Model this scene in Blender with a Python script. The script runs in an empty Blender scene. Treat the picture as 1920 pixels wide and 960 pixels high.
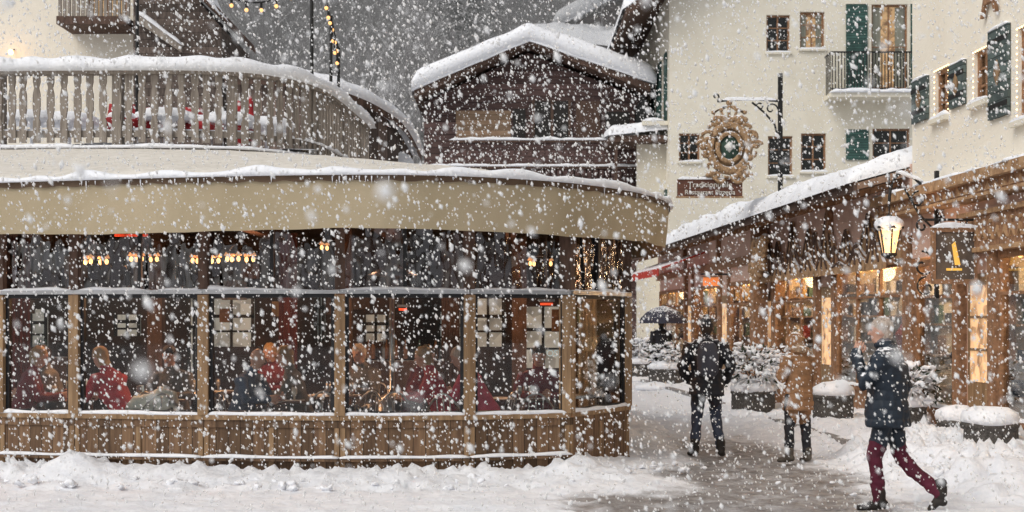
import bpy, math, random, bmesh
import numpy as np
from mathutils import Vector, noise, Matrix
R=random.Random(11)
CH=1.7; F=2600.
def W(px,py,D): return Vector(((px-960)/F*D, D, CH+(600-py)/F*D))
scene=bpy.context.scene
# ---------------------------------------------------------------- materials
def nodes(name):
    m=bpy.data.materials.new(name); m.use_nodes=True
    nt=m.node_tree; b=nt.nodes['Principled BSDF']; return m,nt,b
def mat(name,c1,c2=None,rough=.8,scale=4,st=(1,1,1),bump=0,bs=None,plank=None,gap=.06,snow=0,spec=.3,metal=0,snscale=6,lo=.35,hi=.65):
    m,nt,b=nodes(name); N=nt.nodes; L=nt.links
    b.inputs['Roughness'].default_value=rough; b.inputs['Specular IOR Level'].default_value=spec; b.inputs['Metallic'].default_value=metal
    c2=c2 or tuple(x*.75 for x in c1)
    tc=N.new('ShaderNodeTexCoord'); mp=N.new('ShaderNodeMapping'); mp.inputs['Scale'].default_value=st
    L.new(tc.outputs['Object'],mp.inputs['Vector'])
    nz=N.new('ShaderNodeTexNoise'); nz.inputs['Scale'].default_value=scale; nz.inputs['Detail'].default_value=6; nz.inputs['Roughness'].default_value=.6
    L.new(mp.outputs[0],nz.inputs['Vector'])
    cr=N.new('ShaderNodeValToRGB'); cr.color_ramp.elements[0].position=lo; cr.color_ramp.elements[1].position=hi
    cr.color_ramp.elements[0].color=(*c2,1); cr.color_ramp.elements[1].color=(*c1,1)
    L.new(nz.outputs['Fac'],cr.inputs[0]); col=cr.outputs[0]; hgt=nz.outputs['Fac']
    if plank:
        ax,wd=plank
        sp=N.new('ShaderNodeSeparateXYZ'); L.new(tc.outputs['Object'],sp.inputs[0])
        dv=N.new('ShaderNodeMath'); dv.operation='DIVIDE'; dv.inputs[1].default_value=wd; L.new(sp.outputs[ax],dv.inputs[0])
        fl=N.new('ShaderNodeMath'); fl.operation='FLOOR'; L.new(dv.outputs[0],fl.inputs[0])
        wn=N.new('ShaderNodeTexWhiteNoise'); wn.noise_dimensions='1D'; L.new(fl.outputs[0],wn.inputs['W'])
        fr=N.new('ShaderNodeMath'); fr.operation='FRACT'; L.new(dv.outputs[0],fr.inputs[0])
        lt=N.new('ShaderNodeMath'); lt.operation='GREATER_THAN'; lt.inputs[1].default_value=gap; L.new(fr.outputs[0],lt.inputs[0])
        mr=N.new('ShaderNodeMapRange'); mr.inputs[3].default_value=.55; mr.inputs[4].default_value=1.15; L.new(wn.outputs['Value'],mr.inputs[0])
        mr2=N.new('ShaderNodeMapRange'); mr2.inputs[3].default_value=.3; mr2.inputs[4].default_value=1.; L.new(lt.outputs[0],mr2.inputs[0])
        mu=N.new('ShaderNodeMath'); mu.operation='MULTIPLY'; L.new(mr.outputs[0],mu.inputs[0]); L.new(mr2.outputs[0],mu.inputs[1])
        vm=N.new('ShaderNodeVectorMath'); vm.operation='SCALE'; L.new(col,vm.inputs[0]); L.new(mu.outputs[0],vm.inputs['Scale']); col=vm.outputs[0]
        ad=N.new('ShaderNodeMath'); ad.operation='ADD'; L.new(hgt,ad.inputs[0]); L.new(lt.outputs[0],ad.inputs[1]); hgt=ad.outputs[0]
    if snow>0:
        g=N.new('ShaderNodeNewGeometry'); s2=N.new('ShaderNodeSeparateXYZ'); L.new(g.outputs['Normal'],s2.inputs[0])
        n2=N.new('ShaderNodeTexNoise'); n2.inputs['Scale'].default_value=snscale; n2.inputs['Detail'].default_value=5; L.new(tc.outputs['Object'],n2.inputs['Vector'])
        a=N.new('ShaderNodeMath'); a.operation='MULTIPLY_ADD'; a.inputs[1].default_value=.55; L.new(s2.outputs[2],a.inputs[0]); L.new(n2.outputs['Fac'],a.inputs[2])
        r=N.new('ShaderNodeMapRange'); r.inputs[1].default_value=1.02-snow*.5; r.inputs[2].default_value=1.12-snow*.5; L.new(a.outputs[0],r.inputs[0])
        mx=N.new('ShaderNodeMix'); mx.data_type='RGBA'; L.new(r.outputs[0],mx.inputs['Factor']); L.new(col,mx.inputs[6]); mx.inputs[7].default_value=(.82,.82,.84,1); col=mx.outputs[2]
    L.new(col,b.inputs['Base Color'])
    if bump>0:
        bp=N.new('ShaderNodeBump'); bp.inputs['Strength'].default_value=bump; bp.inputs['Distance'].default_value=.03
        if bs:
            n3=N.new('ShaderNodeTexNoise'); n3.inputs['Scale'].default_value=bs; n3.inputs['Detail'].default_value=5; L.new(tc.outputs['Object'],n3.inputs['Vector']); hgt=n3.outputs['Fac']
        L.new(hgt,bp.inputs['Height']); L.new(bp.outputs[0],b.inputs['Normal'])
    return m
def emat(name,c,s,c2=None,scale=5):
    m,nt,b=nodes(name); b.inputs['Base Color'].default_value=(*c,1); b.inputs['Emission Color'].default_value=(*c,1); b.inputs['Emission Strength'].default_value=s
    if c2:
        N=nt.nodes; L=nt.links; tc=N.new('ShaderNodeTexCoord'); nz=N.new('ShaderNodeTexVoronoi'); nz.inputs['Scale'].default_value=scale; L.new(tc.outputs['Object'],nz.inputs['Vector'])
        n2=N.new('ShaderNodeTexNoise'); n2.inputs['Scale'].default_value=scale*.6; L.new(tc.outputs['Object'],n2.inputs['Vector'])
        sp=N.new('ShaderNodeSeparateColor'); L.new(nz.outputs['Color'],sp.inputs[0]); ad=N.new('ShaderNodeMath'); ad.operation='MULTIPLY_ADD'; ad.inputs[1].default_value=.5; L.new(sp.outputs[0],ad.inputs[0]); L.new(n2.outputs['Fac'],ad.inputs[2])
        cr=N.new('ShaderNodeValToRGB'); cr.color_ramp.elements[0].position=.42; cr.color_ramp.elements[1].position=.85; cr.color_ramp.elements[0].color=(*c2,1); cr.color_ramp.elements[1].color=(*c,1)
        L.new(ad.outputs[0],cr.inputs[0]); L.new(cr.outputs[0],b.inputs['Emission Color']); L.new(cr.outputs[0],b.inputs['Base Color'])
    return m
def glass(name,tint=(1,1,1),refl=1.0,wob=False):
    m=bpy.data.materials.new(name); m.use_nodes=True; nt=m.node_tree; N=nt.nodes; L=nt.links; N.clear()
    o=N.new('ShaderNodeOutputMaterial'); t=N.new('ShaderNodeBsdfTransparent'); t.inputs[0].default_value=(*tint,1)
    g=N.new('ShaderNodeBsdfGlossy'); g.inputs['Roughness'].default_value=.02
    fz=N.new('ShaderNodeFresnel'); fz.inputs[0].default_value=1.5
    mu=N.new('ShaderNodeMath'); mu.operation='MULTIPLY'; mu.inputs[1].default_value=refl; L.new(fz.outputs[0],mu.inputs[0])
    mx=N.new('ShaderNodeMixShader'); L.new(mu.outputs[0],mx.inputs[0]); L.new(t.outputs[0],mx.inputs[1]); L.new(g.outputs[0],mx.inputs[2]); out=mx.outputs[0]
    if wob:
        tc=N.new('ShaderNodeTexCoord'); mp=N.new('ShaderNodeMapping'); mp.inputs['Scale'].default_value=(3,3,.8); nz=N.new('ShaderNodeTexNoise'); nz.inputs['Scale'].default_value=1.6; nz.inputs['Detail'].default_value=2
        L.new(tc.outputs['Object'],mp.inputs[0]); L.new(mp.outputs[0],nz.inputs['Vector'])
        bp=N.new('ShaderNodeBump'); bp.inputs['Strength'].default_value=.9; bp.inputs['Distance'].default_value=.14; L.new(nz.outputs['Fac'],bp.inputs['Height']); L.new(bp.outputs[0],g.inputs['Normal']); L.new(bp.outputs[0],fz.inputs['Normal'])
    L.new(out,o.inputs[0]); return m
def snowmat(name,c=(.86,.87,.9),c2=(.78,.8,.85),slush=False):
    m,nt,b=nodes(name); N=nt.nodes; L=nt.links
    b.inputs['Roughness'].default_value=.75; b.inputs['Specular IOR Level'].default_value=.25
    tc=N.new('ShaderNodeTexCoord')
    nz=N.new('ShaderNodeTexNoise'); nz.inputs['Scale'].default_value=7; nz.inputs['Detail'].default_value=8; nz.inputs['Roughness'].default_value=.65; L.new(tc.outputs['Object'],nz.inputs['Vector'])
    cr=N.new('ShaderNodeValToRGB'); cr.color_ramp.elements[0].position=.3; cr.color_ramp.elements[1].position=.6; cr.color_ramp.elements[0].color=(*c2,1); cr.color_ramp.elements[1].color=(*c,1); L.new(nz.outputs['Fac'],cr.inputs[0]); col=cr.outputs[0]
    if slush:
        at=N.new('ShaderNodeAttribute'); at.attribute_name='slush'
        n2=N.new('ShaderNodeTexNoise'); n2.inputs['Scale'].default_value=3.2; n2.inputs['Detail'].default_value=12; n2.inputs['Roughness'].default_value=.82; L.new(tc.outputs['Object'],n2.inputs['Vector'])
        a=N.new('ShaderNodeMath'); a.operation='MULTIPLY_ADD'; a.inputs[1].default_value=1.7; L.new(n2.outputs['Fac'],a.inputs[0]); L.new(at.outputs['Fac'],a.inputs[2])
        r=N.new('ShaderNodeMapRange'); r.inputs[1].default_value=1.22; r.inputs[2].default_value=1.75; L.new(a.outputs[0],r.inputs[0])
        c3=N.new('ShaderNodeValToRGB'); c3.color_ramp.elements[0].position=.3; c3.color_ramp.elements[1].position=.7; c3.color_ramp.elements[0].color=(.36,.335,.32,1); c3.color_ramp.elements[1].color=(.12,.105,.10,1); L.new(nz.outputs['Fac'],c3.inputs[0])
        mx=N.new('ShaderNodeMix'); mx.data_type='RGBA'; L.new(r.outputs[0],mx.inputs['Factor']); L.new(col,mx.inputs[6]); L.new(c3.outputs[0],mx.inputs[7]); col=mx.outputs[2]
        rr=N.new('ShaderNodeMapRange'); rr.inputs[3].default_value=.8; rr.inputs[4].default_value=.4; L.new(r.outputs[0],rr.inputs[0]); L.new(rr.outputs[0],b.inputs['Roughness'])
    L.new(col,b.inputs['Base Color'])
    bp=N.new('ShaderNodeBump'); bp.inputs['Strength'].default_value=.5; bp.inputs['Distance'].default_value=.04
    n4=N.new('ShaderNodeTexNoise'); n4.inputs['Scale'].default_value=14; n4.inputs['Detail'].default_value=7; L.new(tc.outputs['Object'],n4.inputs['Vector'])
    L.new(n4.outputs['Fac'],bp.inputs['Height']); L.new(bp.outputs[0],b.inputs['Normal'])
    return m
SNOW=snowmat('snow'); GSNOW=snowmat('ground_snow',(.80,.81,.84),(.68,.70,.75),slush=True)
PSNOW=snowmat('canvas_snow',(.74,.70,.64),(.58,.54,.47))
OAK=mat('oak_frame',(.34,.22,.12),(.19,.115,.06),.6,3,(6,6,.6),.3)
WAIN=mat('oak_boards',(.24,.145,.08),(.125,.07,.04),.65,3,(8,8,.5),.4,plank=('X',.13),snow=.0)
GREYW=mat('weathered_wood',(.33,.29,.25),(.19,.16,.135),.85,4,(7,7,.6),.5,snow=.4)
DARKV=mat('dark_timber_plain',(.13,.08,.06),(.065,.04,.03),.8,4,(4,4,1),.4,snow=.3)
BROWN=mat('larch',(.36,.20,.11),(.19,.10,.055),.7,3,(5,5,5),.4,snow=.2)
CARVE=mat('carved_larch',(.50,.32,.18),(.27,.155,.08),.65,9,(1,1,1),.5,snow=.35,snscale=12)
CREAM=mat('cream_render',(.76,.715,.61),(.68,.63,.52),.9,1.6,(1,1,1),.25,bs=30,lo=.3,hi=.7)
CREAM2=mat('ivory_render',(.84,.785,.68),(.78,.715,.60),.9,1.3,(1,1,1),.2,bs=30,lo=.3,hi=.7)
PINK=mat('pink_render',(.70,.49,.40),(.60,.40,.32),.9,2,(1,1,1),.2,bs=24)
GREEN=mat('green_shutter',(.06,.14,.12),(.04,.09,.08),.6,5,snow=.15,plank=('Z',.09),gap=.2)
SHUT=mat('grey_green_shutter',(.13,.17,.16),(.08,.11,.11),.65,5,snow=.2,plank=('Z',.11),gap=.12)
DARKIN=mat('dark_interior',(.03,.027,.025),rough=.7)
BRNIN=mat('brown_interior',(.07,.04,.032),(.02,.013,.012),.7,2)
CANVAS=mat('beige_canvas',(.46,.38,.26),(.38,.31,.20),.85,1.2,(1,1,.3),.15,bs=60)
TRIM=mat('brown_trim',(.12,.075,.045),rough=.7)
IRON=mat('wrought_iron',(.03,.03,.03),rough=.5,metal=.4,snow=.3)
BLACKF=mat('black_frame',(.02,.02,.022),rough=.4)
STONE=mat('woven_planter',(.14,.13,.12),(.05,.045,.04),.8,40,(1,1,1),.8,snow=.4,snscale=14)
FOL=mat('frosted_foliage',(.06,.075,.045),(.03,.04,.025),.8,8,snow=1.2,snscale=9)
RED=mat('red_fabric',(.45,.03,.035),(.28,.02,.025),.7,6,snow=.2)
DRED=mat('red_awning',(.5,.05,.03),(.35,.03,.02),.7,6,snow=.3)
STEEL=mat('steel',(.45,.45,.46),rough=.3,metal=.9)
GOLD=mat('gilded_carving',(.50,.33,.19),(.22,.13,.065),.6,22,(1,1,1),.9,snow=.4,snscale=16)
CURT=mat('curtain',(.6,.56,.48),(.42,.38,.3),.9,2,(12,12,.3))
GL=glass('window_glass',(.92,.94,.93),.6); FILM=glass('clear_film',(.6,.6,.64),1.7,True)
WARM=emat('warm_bulb',(1,.50,.15),9); WARM2=emat('warm_lamp_shade',(1,.5,.18),1.4); REDGL=emat('heater_glow',(1,.10,.03),1.0)
LITW=emat('lit_room',(1,.64,.34),.42,(.25,.12,.06),7); PALE=emat('pale_glow',(.72,.78,.76),.22,(.3,.33,.33),4); ORNG=emat('orange_sign',(1,.28,.08),.3); YEL=emat('yellow_sign_mark',(1,.6,.12),.3)  # PALE: emission put into the colour in place of daylight at rear windows
TREEB=mat('frosted_bark',(.36,.345,.35),(.24,.23,.235),.9,6,snow=.9,snscale=3)
CONI=mat('frosted_needles',(.18,.205,.20),(.10,.12,.12),.9,3,snow=.8,snscale=2.5)
PINKIN=mat('shop_inner_wall',(.70,.58,.42),(.5,.38,.26),.8,2)
# ---------------------------------------------------------------- mesh builder
class Frame:
    def __init__(s,p,q,n=None):
        s.o=Vector((p[0],p[1],0)); d=Vector((q[0]-p[0],q[1]-p[1],0)); s.len=d.length; s.u=d.normalized()
        s.n=Vector((s.u.y,-s.u.x,0)) if n is None else Vector((n[0],n[1],0)).normalized()
    def P(s,a,o,z): return s.o+s.u*a+s.n*o+Vector((0,0,z))
    def at(s,px,out=0):
        k=(px-960)/F; o=s.o+s.n*out
        return (k*o.y-o.x)/(s.u.x-k*s.u.y)
    def z(s,py,a,out=0): return CH+(600-py)/F*(s.P(a,out,0).y)
class MB:
    def __init__(s): s.v=[];s.f=[];s.m=[];s.mats=[]
    def mi(s,m):
        if m not in s.mats: s.mats.append(m)
        return s.mats.index(m)
    def add(s,V,Fc,m):
        b=len(s.v); i=s.mi(m); s.v+= [tuple(x) for x in V]
        for f in Fc: s.f.append([b+k for k in f]); s.m.append(i)
    def hexa(s,P,m): s.add(P,[(0,3,2,1),(4,5,6,7),(0,1,5,4),(1,2,6,5),(2,3,7,6),(3,0,4,7)],m)
    def box(s,x0,x1,y0,y1,z0,z1,m):
        s.hexa([(x0,y0,z0),(x1,y0,z0),(x1,y1,z0),(x0,y1,z0),(x0,y0,z1),(x1,y0,z1),(x1,y1,z1),(x0,y1,z1)],m)
    def fb(s,fr,a0,a1,o0,o1,z0,z1,m):
        P=fr.P; s.hexa([P(a0,o0,z0),P(a1,o0,z0),P(a1,o1,z0),P(a0,o1,z0),P(a0,o0,z1),P(a1,o0,z1),P(a1,o1,z1),P(a0,o1,z1)],m)
    def fpoly(s,fr,pts,o0,o1,m):
        n=len(pts); V=[fr.P(a,o0,z) for a,z in pts]+[fr.P(a,o1,z) for a,z in pts]
        Fc=[tuple(range(n)),tuple(range(2*n-1,n-1,-1))]+[(i,(i+1)%n,n+(i+1)%n,n+i) for i in range(n)]
        s.add(V,Fc,m)
    def rings(s,rs,m,cap=True):
        n=len(rs[0]); V=[p for r in rs for p in r]; Fc=[]
        for j in range(len(rs)-1):
            for i in range(n): Fc.append((j*n+i,j*n+(i+1)%n,(j+1)*n+(i+1)%n,(j+1)*n+i))
        if cap: Fc+= [tuple(range(n))[::-1], tuple(range((len(rs)-1)*n,len(rs)*n))]
        s.add(V,Fc,m)
    def tube(s,pts,r,m,n=6,r2=None):
        pts=[Vector(p) for p in pts]; rs=[]; k=len(pts)
        for i,p in enumerate(pts):
            t=(pts[min(i+1,k-1)]-pts[max(i-1,0)]).normalized()
            ref=Vector((0,0,1)) if abs(t.z)<.9 else Vector((1,0,0))
            a=t.cross(ref).normalized(); b=t.cross(a); rr=r if r2 is None else r+(r2-r)*i/(k-1)
            rs.append([p+(a*math.cos(6.2832*j/n)+b*math.sin(6.2832*j/n))*rr for j in range(n)])
        s.rings(rs,m)
    def lathe(s,c,prof,m,n=16,sx=1,sy=1):
        s.rings([[Vector((c[0]+r*sx*math.cos(6.2832*j/n),c[1]+r*sy*math.sin(6.2832*j/n),c[2]+z)) for j in range(n)] for r,z in prof],m)
    def ball(s,c,r,m,n=8,k=6,sc=(1,1,1)):
        s.rings([[Vector((c[0]+sc[0]*r*math.sin(math.pi*(i+.05)/(k+.1))*math.cos(6.2832*j/n),c[1]+sc[1]*r*math.sin(math.pi*(i+.05)/(k+.1))*math.sin(6.2832*j/n),c[2]-sc[2]*r*math.cos(math.pi*(i+.05)/(k+.1)))) for j in range(n)] for i in range(k+1)],m)
    def obj(s,name,parent=None,smooth=False,recalc=True):
        me=bpy.data.meshes.new(name); me.from_pydata(s.v,[],s.f)
        for m in s.mats: me.materials.append(m)
        me.polygons.foreach_set('material_index',s.m)
        if recalc:
            bm=bmesh.new(); bm.from_mesh(me); bmesh.ops.recalc_face_normals(bm,faces=bm.faces); bm.to_mesh(me); bm.free()
        if smooth: me.polygons.foreach_set('use_smooth',[True]*len(me.polygons))
        me.update(); o=bpy.data.objects.new(name,me); scene.collection.objects.link(o)
        if parent: o.parent=parent
        return o
def grp(name):
    e=bpy.data.objects.new(name,None); scene.collection.objects.link(e); e.empty_display_size=.3; return e
def resample(pts,step):
    pts=[Vector(p) for p in pts]; out=[pts[0]]
    for a,b in zip(pts,pts[1:]):
        n=max(1,int((b-a).length/step))
        for i in range(1,n+1): out.append(a.lerp(b,i/n))
    return out
def crv(pts,per=8):
    P=[Vector((*p,0)) if len(p)==2 else Vector(p) for p in pts]; P=[P[0]*2-P[1]]+P+[P[-1]*2-P[-2]]; out=[]
    for i in range(1,len(P)-2):
        for k in range(per):
            t=k/per; a,b,c,d=P[i-1],P[i],P[i+1],P[i+2]
            out.append(.5*((2*b)+(c-a)*t+(2*a-5*b+4*c-d)*t*t+(3*b-a-3*c+d)*t**3))
    out.append(P[-2]); return out
def nz(p,s=1.,off=0): return noise.noise(Vector((p[0]*s+off,p[1]*s+off*1.7,p[2]*s)))
def strip(mb,path,w,h,step=.07,m=None,rag=.35):
    pts=resample(path,step); k=len(pts); rs=[]
    for i,p in enumerate(pts):
        t=(pts[min(i+1,k-1)]-pts[max(i-1,0)]); t.normalize(); sd=Vector((t.y,-t.x,0))
        if sd.length<.01: sd=Vector((1,0,0))
        sd.normalize(); e=min(1,.25+min(i,k-1-i)*step/max(h,.03)*.6)
        hh=h*e*(1+rag*2*nz(p,3))+.003; ww=w*(1+rag*.5*nz(p,5,9))
        rs.append([p+sd*(ww/2*math.cos(a))+Vector((0,0,hh*max(0,math.sin(a))**.7 - (.0 if 0<a<3.1 else .004))) for a in [3.1416*j/6 for j in range(7)]])
    mb.rings(rs,m or SNOW)
def slab(mb,P00,P10,P11,P01,th,nu=24,nv=12,m=None,amp=.25,skirt=.02,edge=.12):
    P00,P10,P11,P01=map(Vector,(P00,P10,P11,P01)); V=[];Fc=[]
    for j in range(nv+1):
        for i in range(nu+1):
            def sp(t): return .5-.5*math.cos(math.pi*t)
            u=sp(i/nu); v=sp(j/nv); p=P00.lerp(P10,u).lerp(P01.lerp(P11,u),v)
            lu=(P10-P00).length; lv=(P01-P00).length
            d=min(u*lu,(1-u)*lu,v*lv,(1-v)*lv)/max(edge,th*.7); e=math.sqrt(max(0,1-(1-min(1,d))**2))
            hh=th*e*(1+amp*nz(p,1.3)*1.5+amp*.4*nz(p,4)) if i not in(0,nu) and j not in(0,nv) else -skirt
            V.append(p+Vector((0,0,hh)))
    for j in range(nv):
        for i in range(nu):
            a=j*(nu+1)+i; Fc.append((a,a+1,a+nu+2,a+nu+1))
    mb.add(V,Fc,m or SNOW)
def wall(mb,fr,s0,s1,z0,z1,ops,m,th=.25):
    S=sorted({s0,s1,*[o[0] for o in ops],*[o[1] for o in ops]}); Z=sorted({z0,z1,*[o[2] for o in ops],*[o[3] for o in ops]})
    for a,b in zip(S,S[1:]):
        if b<=s0 or a>=s1: continue
        run=None
        for c,d in zip(Z,Z[1:]):
            hole=any(o[0]<=a+1e-6 and b<=o[1]+1e-6 and o[2]<=c+1e-6 and d<=o[3]+1e-6 for o in ops)
            if hole:
                if run: mb.fb(fr,a,b,-th,0,run[0],run[1],m); run=None
            else: run=(run[0],d) if run else (c,d)
        if run: mb.fb(fr,a,b,-th,0,run[0],run[1],m)
def window(mb,fr,s0,s1,z0,z1,fm,lit=None,curt=False,bars=1,cross=2,sill=True,depth=.14):
    w=.06
    for a,b in((s0,s0+w),(s1-w,s1)): mb.fb(fr,a,b,-depth-.05,-depth+.03,z0,z1,fm)
    for a,b in((z0,z0+w),(z1-w,z1)): mb.fb(fr,s0+w,s1-w,-depth-.05,-depth+.03,a,b,fm)
    for i in range(1,bars+1):
        c=s0+(s1-s0)*i/(bars+1); mb.fb(fr,c-.025,c+.025,-depth-.04,-depth+.02,z0+w,z1-w,fm)
    for i in range(1,cross+1):
        c=z0+(z1-z0)*i/(cross+1); mb.fb(fr,s0+w,s1-w,-depth-.03,-depth+.012,c-.015,c+.015,fm)
    mb.fb(fr,s0+w,s1-w,-depth-.012,-depth-.008,z0+w,z1-w,GL)
    if curt:
        q=(s1-s0)*.3
        mb.fb(fr,s0+w,s0+q,-depth-.13,-depth-.1,z0+w,z1-w,CURT); mb.fb(fr,s1-q,s1-w,-depth-.13,-depth-.1,z0+w,z1-w,CURT)
    mb.fb(fr,s0-.05,s1+.05,-depth-.55,-depth-.5,z0-.05,z1+.05,lit or DARKIN)
    if sill:
        mb.fb(fr,s0-.06,s1+.06,-.02,.09,z0-.07,z0-.005,CREAM); strip(mb,[fr.P(s0-.04,.04,z0-.005),fr.P(s1+.04,.04,z0-.005)],.1,.05)
def spiral(fr,c,o,r0,r1,a0,a1,n=18):
    return [fr.P(c[0]+(r0+(r1-r0)*i/n)*math.cos(a0+(a1-a0)*i/n),o,c[1]+(r0+(r1-r0)*i/n)*math.sin(a0+(a1-a0)*i/n)) for i in range(n+1)]
# ================================================================= GROUND
def axis(dense0,dense1,step,far0,far1):
    out=[dense0]; x=dense0
    while x<dense1: x+=step; out.append(x)
    d=step
    while x<far1: d*=1.35; x+=d; out.append(x)
    x=dense0; d=step; pre=[]
    while x>far0: d*=1.35; x-=d; pre.append(x)
    return pre[::-1]+out
xs=axis(-7.2,7.2,.055,-300,300); ys=axis(10.8,25,.055,-40,450)
WP=[(-9.5,15.75),(-6.25,15.18),(-5.54,15.02),(-4.68,14.85),(-3.25,14.62),(-1.80,14.5),(-.45,14.6),(.62,14.95),(1.36,16.25),(1.6,21)]
def wally(x):
    for (a,b),(c,d) in zip(WP,WP[1:]):
        if a<=x<=c: return b+(d-b)*(x-a)/(c-a)
    return 15.7 if x<0 else None
def sstep(a,b,x):
    t=max(0,min(1,(x-a)/(b-a))); return t*t*(3-2*t)
Vv=[];sl=[]
for y in ys:
    for x in xs:
        p=Vector((x,y,0))
        near=(-8<x<9 and 9<y<45)
        if near:
            lum=noise.noise(p*1.1)*.5+.5; lm2=noise.noise(p*4.2+Vector((5,3,0))); lm3=noise.noise(p*11); cell=noise.voronoi(p*5.5)[0][0]; cell2=noise.voronoi(p*11)[0][0]
        else: lum=.5;lm2=lm3=0;cell=cell2=1
        pathc=2.5+.25*math.sin(y*.35)-(.25 if y<14 else 0); pw=1.2+.35*noise.noise(Vector((0,y*.5,3))) + (.25 if y<15.5 else 0)
        pm=1-sstep(pw-.4,pw+.5,abs(x-pathc)+.35*lm2)
        if y>18: pm*=max(.12,1-(y-18)/3.2)
        if y<8 or y>40: pm*=0
        lump=max(0,.45-cell)*.22+max(0,.4-cell2)*.11
        h=.05+.02*lm2+.008*lm3 + .02*noise.noise(Vector((x*.5,y*5,0)))
        wy=wally(x); bank=0
        if near:
            if wy is not None and y<wy+.3 and x<1.4:
                d=wy-y; bank=max(bank,(1-sstep(.4,1.3+.4*lm2,d))*sstep(-.1,.35,d+.25*lum)*(.05+.12*lum*lum+lump*1.15+(.03 if x<-1 else 0)))
            if -5.2<x<-3.9 and y<15.2: bank+=.17*(1-sstep(.0,.5,math.hypot(x+4.55,(y-14.35))))*(.8+lum*.4)
            if x>0.4 and y>14 and x<2.3:
                d=x-(0.75+max(0,(min(y,16.2)-14.9))*.6); bank=max(bank,(1-sstep(.15,.9+.3*lm2,abs(d)))*(.10+.13*lum+lump))
            if .2<x<2.2 and 13.2<y<15.2:
                d=math.hypot(x-1.0,(y-14.1)*.9); bank=max(bank,(1-sstep(.2,1.1,d+.2*lm2))*(.15+.12*lum+lump*1.5))
            fx=6.9-.05*y; d=fx-x
            if y>14.5 and d<2.6: bank=max(bank,(1-sstep(1.2,1.9,d+.3*lm2))*(.15+.07*lum+lump*.5))
            if 11.5<y<17.5: bank=max(bank,sstep(3.8,4.8,x+.4*lm2)*(.18+.18*lum+lump*1.5)*sstep(12.2,13.6,y+.4*lm2))
            if 18<y<28: bank=max(bank,(1-sstep(.2,.75,abs(x-3.95)+.25*lm2))*(.13*lum+lump))
        h=h*(1-pm*.8)+pm*(.016*lm3+.02*lm2)+bank*(1-pm*.6)
        if abs(x)>40 or y>60: h=.05
        Vv.append((x,y,h)); sl.append(max(0,pm*.85*(1-min(1,bank*6)) + (.25*max(0,lm2) if (12<y<26 and .8<x<5) else 0)))
nx=len(xs); Fg=[(j*nx+i,j*nx+i+1,(j+1)*nx+i+1,(j+1)*nx+i) for j in range(len(ys)-1) for i in range(nx-1)]
me=bpy.data.meshes.new('ground'); me.from_pydata(Vv,[],Fg); me.materials.append(GSNOW)
at=me.attributes.new('slush','FLOAT','POINT'); at.data.foreach_set('value',sl)
me.polygons.foreach_set('use_smooth',[True]*len(me.polygons)); g=bpy.data.objects.new('snowy_ground',me); scene.collection.objects.link(g)
mb=MB()
for i in range(330):
    if i<190: x=R.uniform(-6.5,1.9); y=(wally(min(x,1.3)) or 15)-R.uniform(.3,1.3); z=.07
    elif i<270: x=R.uniform(4.2,6); y=R.uniform(13.2,15.6); z=.2
    else: x=R.uniform(1,4.5); y=R.uniform(13,18); z=.01
    r=R.uniform(.012,.045)*(.6 if i>=270 else 1); k0=len(mb.v); mb.ball((x,y,z+R.uniform(-.01,.05)),r,SNOW,8,6,(R.uniform(.7,1.6),R.uniform(.8,1.3),.7))
    for q in range(k0,len(mb.v)):
        v=Vector(mb.v[q]); mb.v[q]=tuple(v+noise.noise_vector(v*22)*.8*r)
mb.obj('snow_clods',None,True)
# ================================================================= PAVILION
pav=grp('restaurant_pavilion')
mb=MB(); sn=MB(); gm=MB()
segs=[Frame(a,b) for a,b in zip(WP,WP[1:])]
ZS=.70; ZT=1.985; ZU=2.95
for k,fr in enumerate(segs):
    L=fr.len
    mb.fb(fr,0,L,-.10,0,0,ZS-.05,WAIN)
    mb.fb(fr,0,L,-.14,.035,ZS-.05,ZS,OAK)
    mb.fb(fr,0,L,0,.018,ZS-.13,ZS-.05,WAIN)
    mb.fb(fr,0,L,.0,.022,.0,.10,WAIN)
    nb=max(1,int(L/.7))
    for i in range(nb+1):
        c=min(max(L*i/nb,.03),L-.03); mb.fb(fr,c-.025,c+.025,0,.014,.10,ZS-.13,OAK)
    if 2<=k<=6:
        mb.fb(fr,0,L,0,.085,.225,.26,WAIN); strip(sn,[fr.P(0,.05,.26),fr.P(L,.05,.26)],.09,.022)
    strip(sn,[fr.P(0.02,.0,ZS),fr.P(L-.02,.0,ZS)],.07,.03)
    mb.fb(fr,-.055,.055,-.10,.045,ZS,ZT-.02,OAK); mb.fb(fr,-.05,.05,-.10,.04,ZT+.04,ZU,DARKV)
    for a,b in((.055,.095),(L-.095,L-.055)): gm.fb(fr,a,b,-.06,-.01,ZS,ZT,BLACKF)
    gm.fb(fr,.095,L-.095,-.06,-.01,ZS,ZS+.04,BLACKF); gm.fb(fr,.095,L-.095,-.06,-.01,ZT-.05,ZT-.01,BLACKF)
    gm.fb(fr,.095,L-.095,-.04,-.034,ZS+.04,ZT-.05,GL)
    mb.fb(fr,0,L,-.06,.05,ZT-.01,ZT+.03,STEEL); strip(sn,[fr.P(0,.0,ZT+.03),fr.P(L,.0,ZT+.03)],.08,.022,rag=.95)
    gm.fb(fr,.05,L-.05,-.04,-.036,ZT+.04,ZU,FILM)
    if L>1.3: gm.fb(fr,L*.5-.02,L*.5+.02,-.05,-.01,ZT+.04,ZU,BLACKF)
mb.box(-.75,.62,14.3,14.48,.0,.085,OAK)
mb.obj('timber_frame',pav); gm.obj('glazing',pav); sn.obj('ledge_snow',pav,True)
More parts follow.
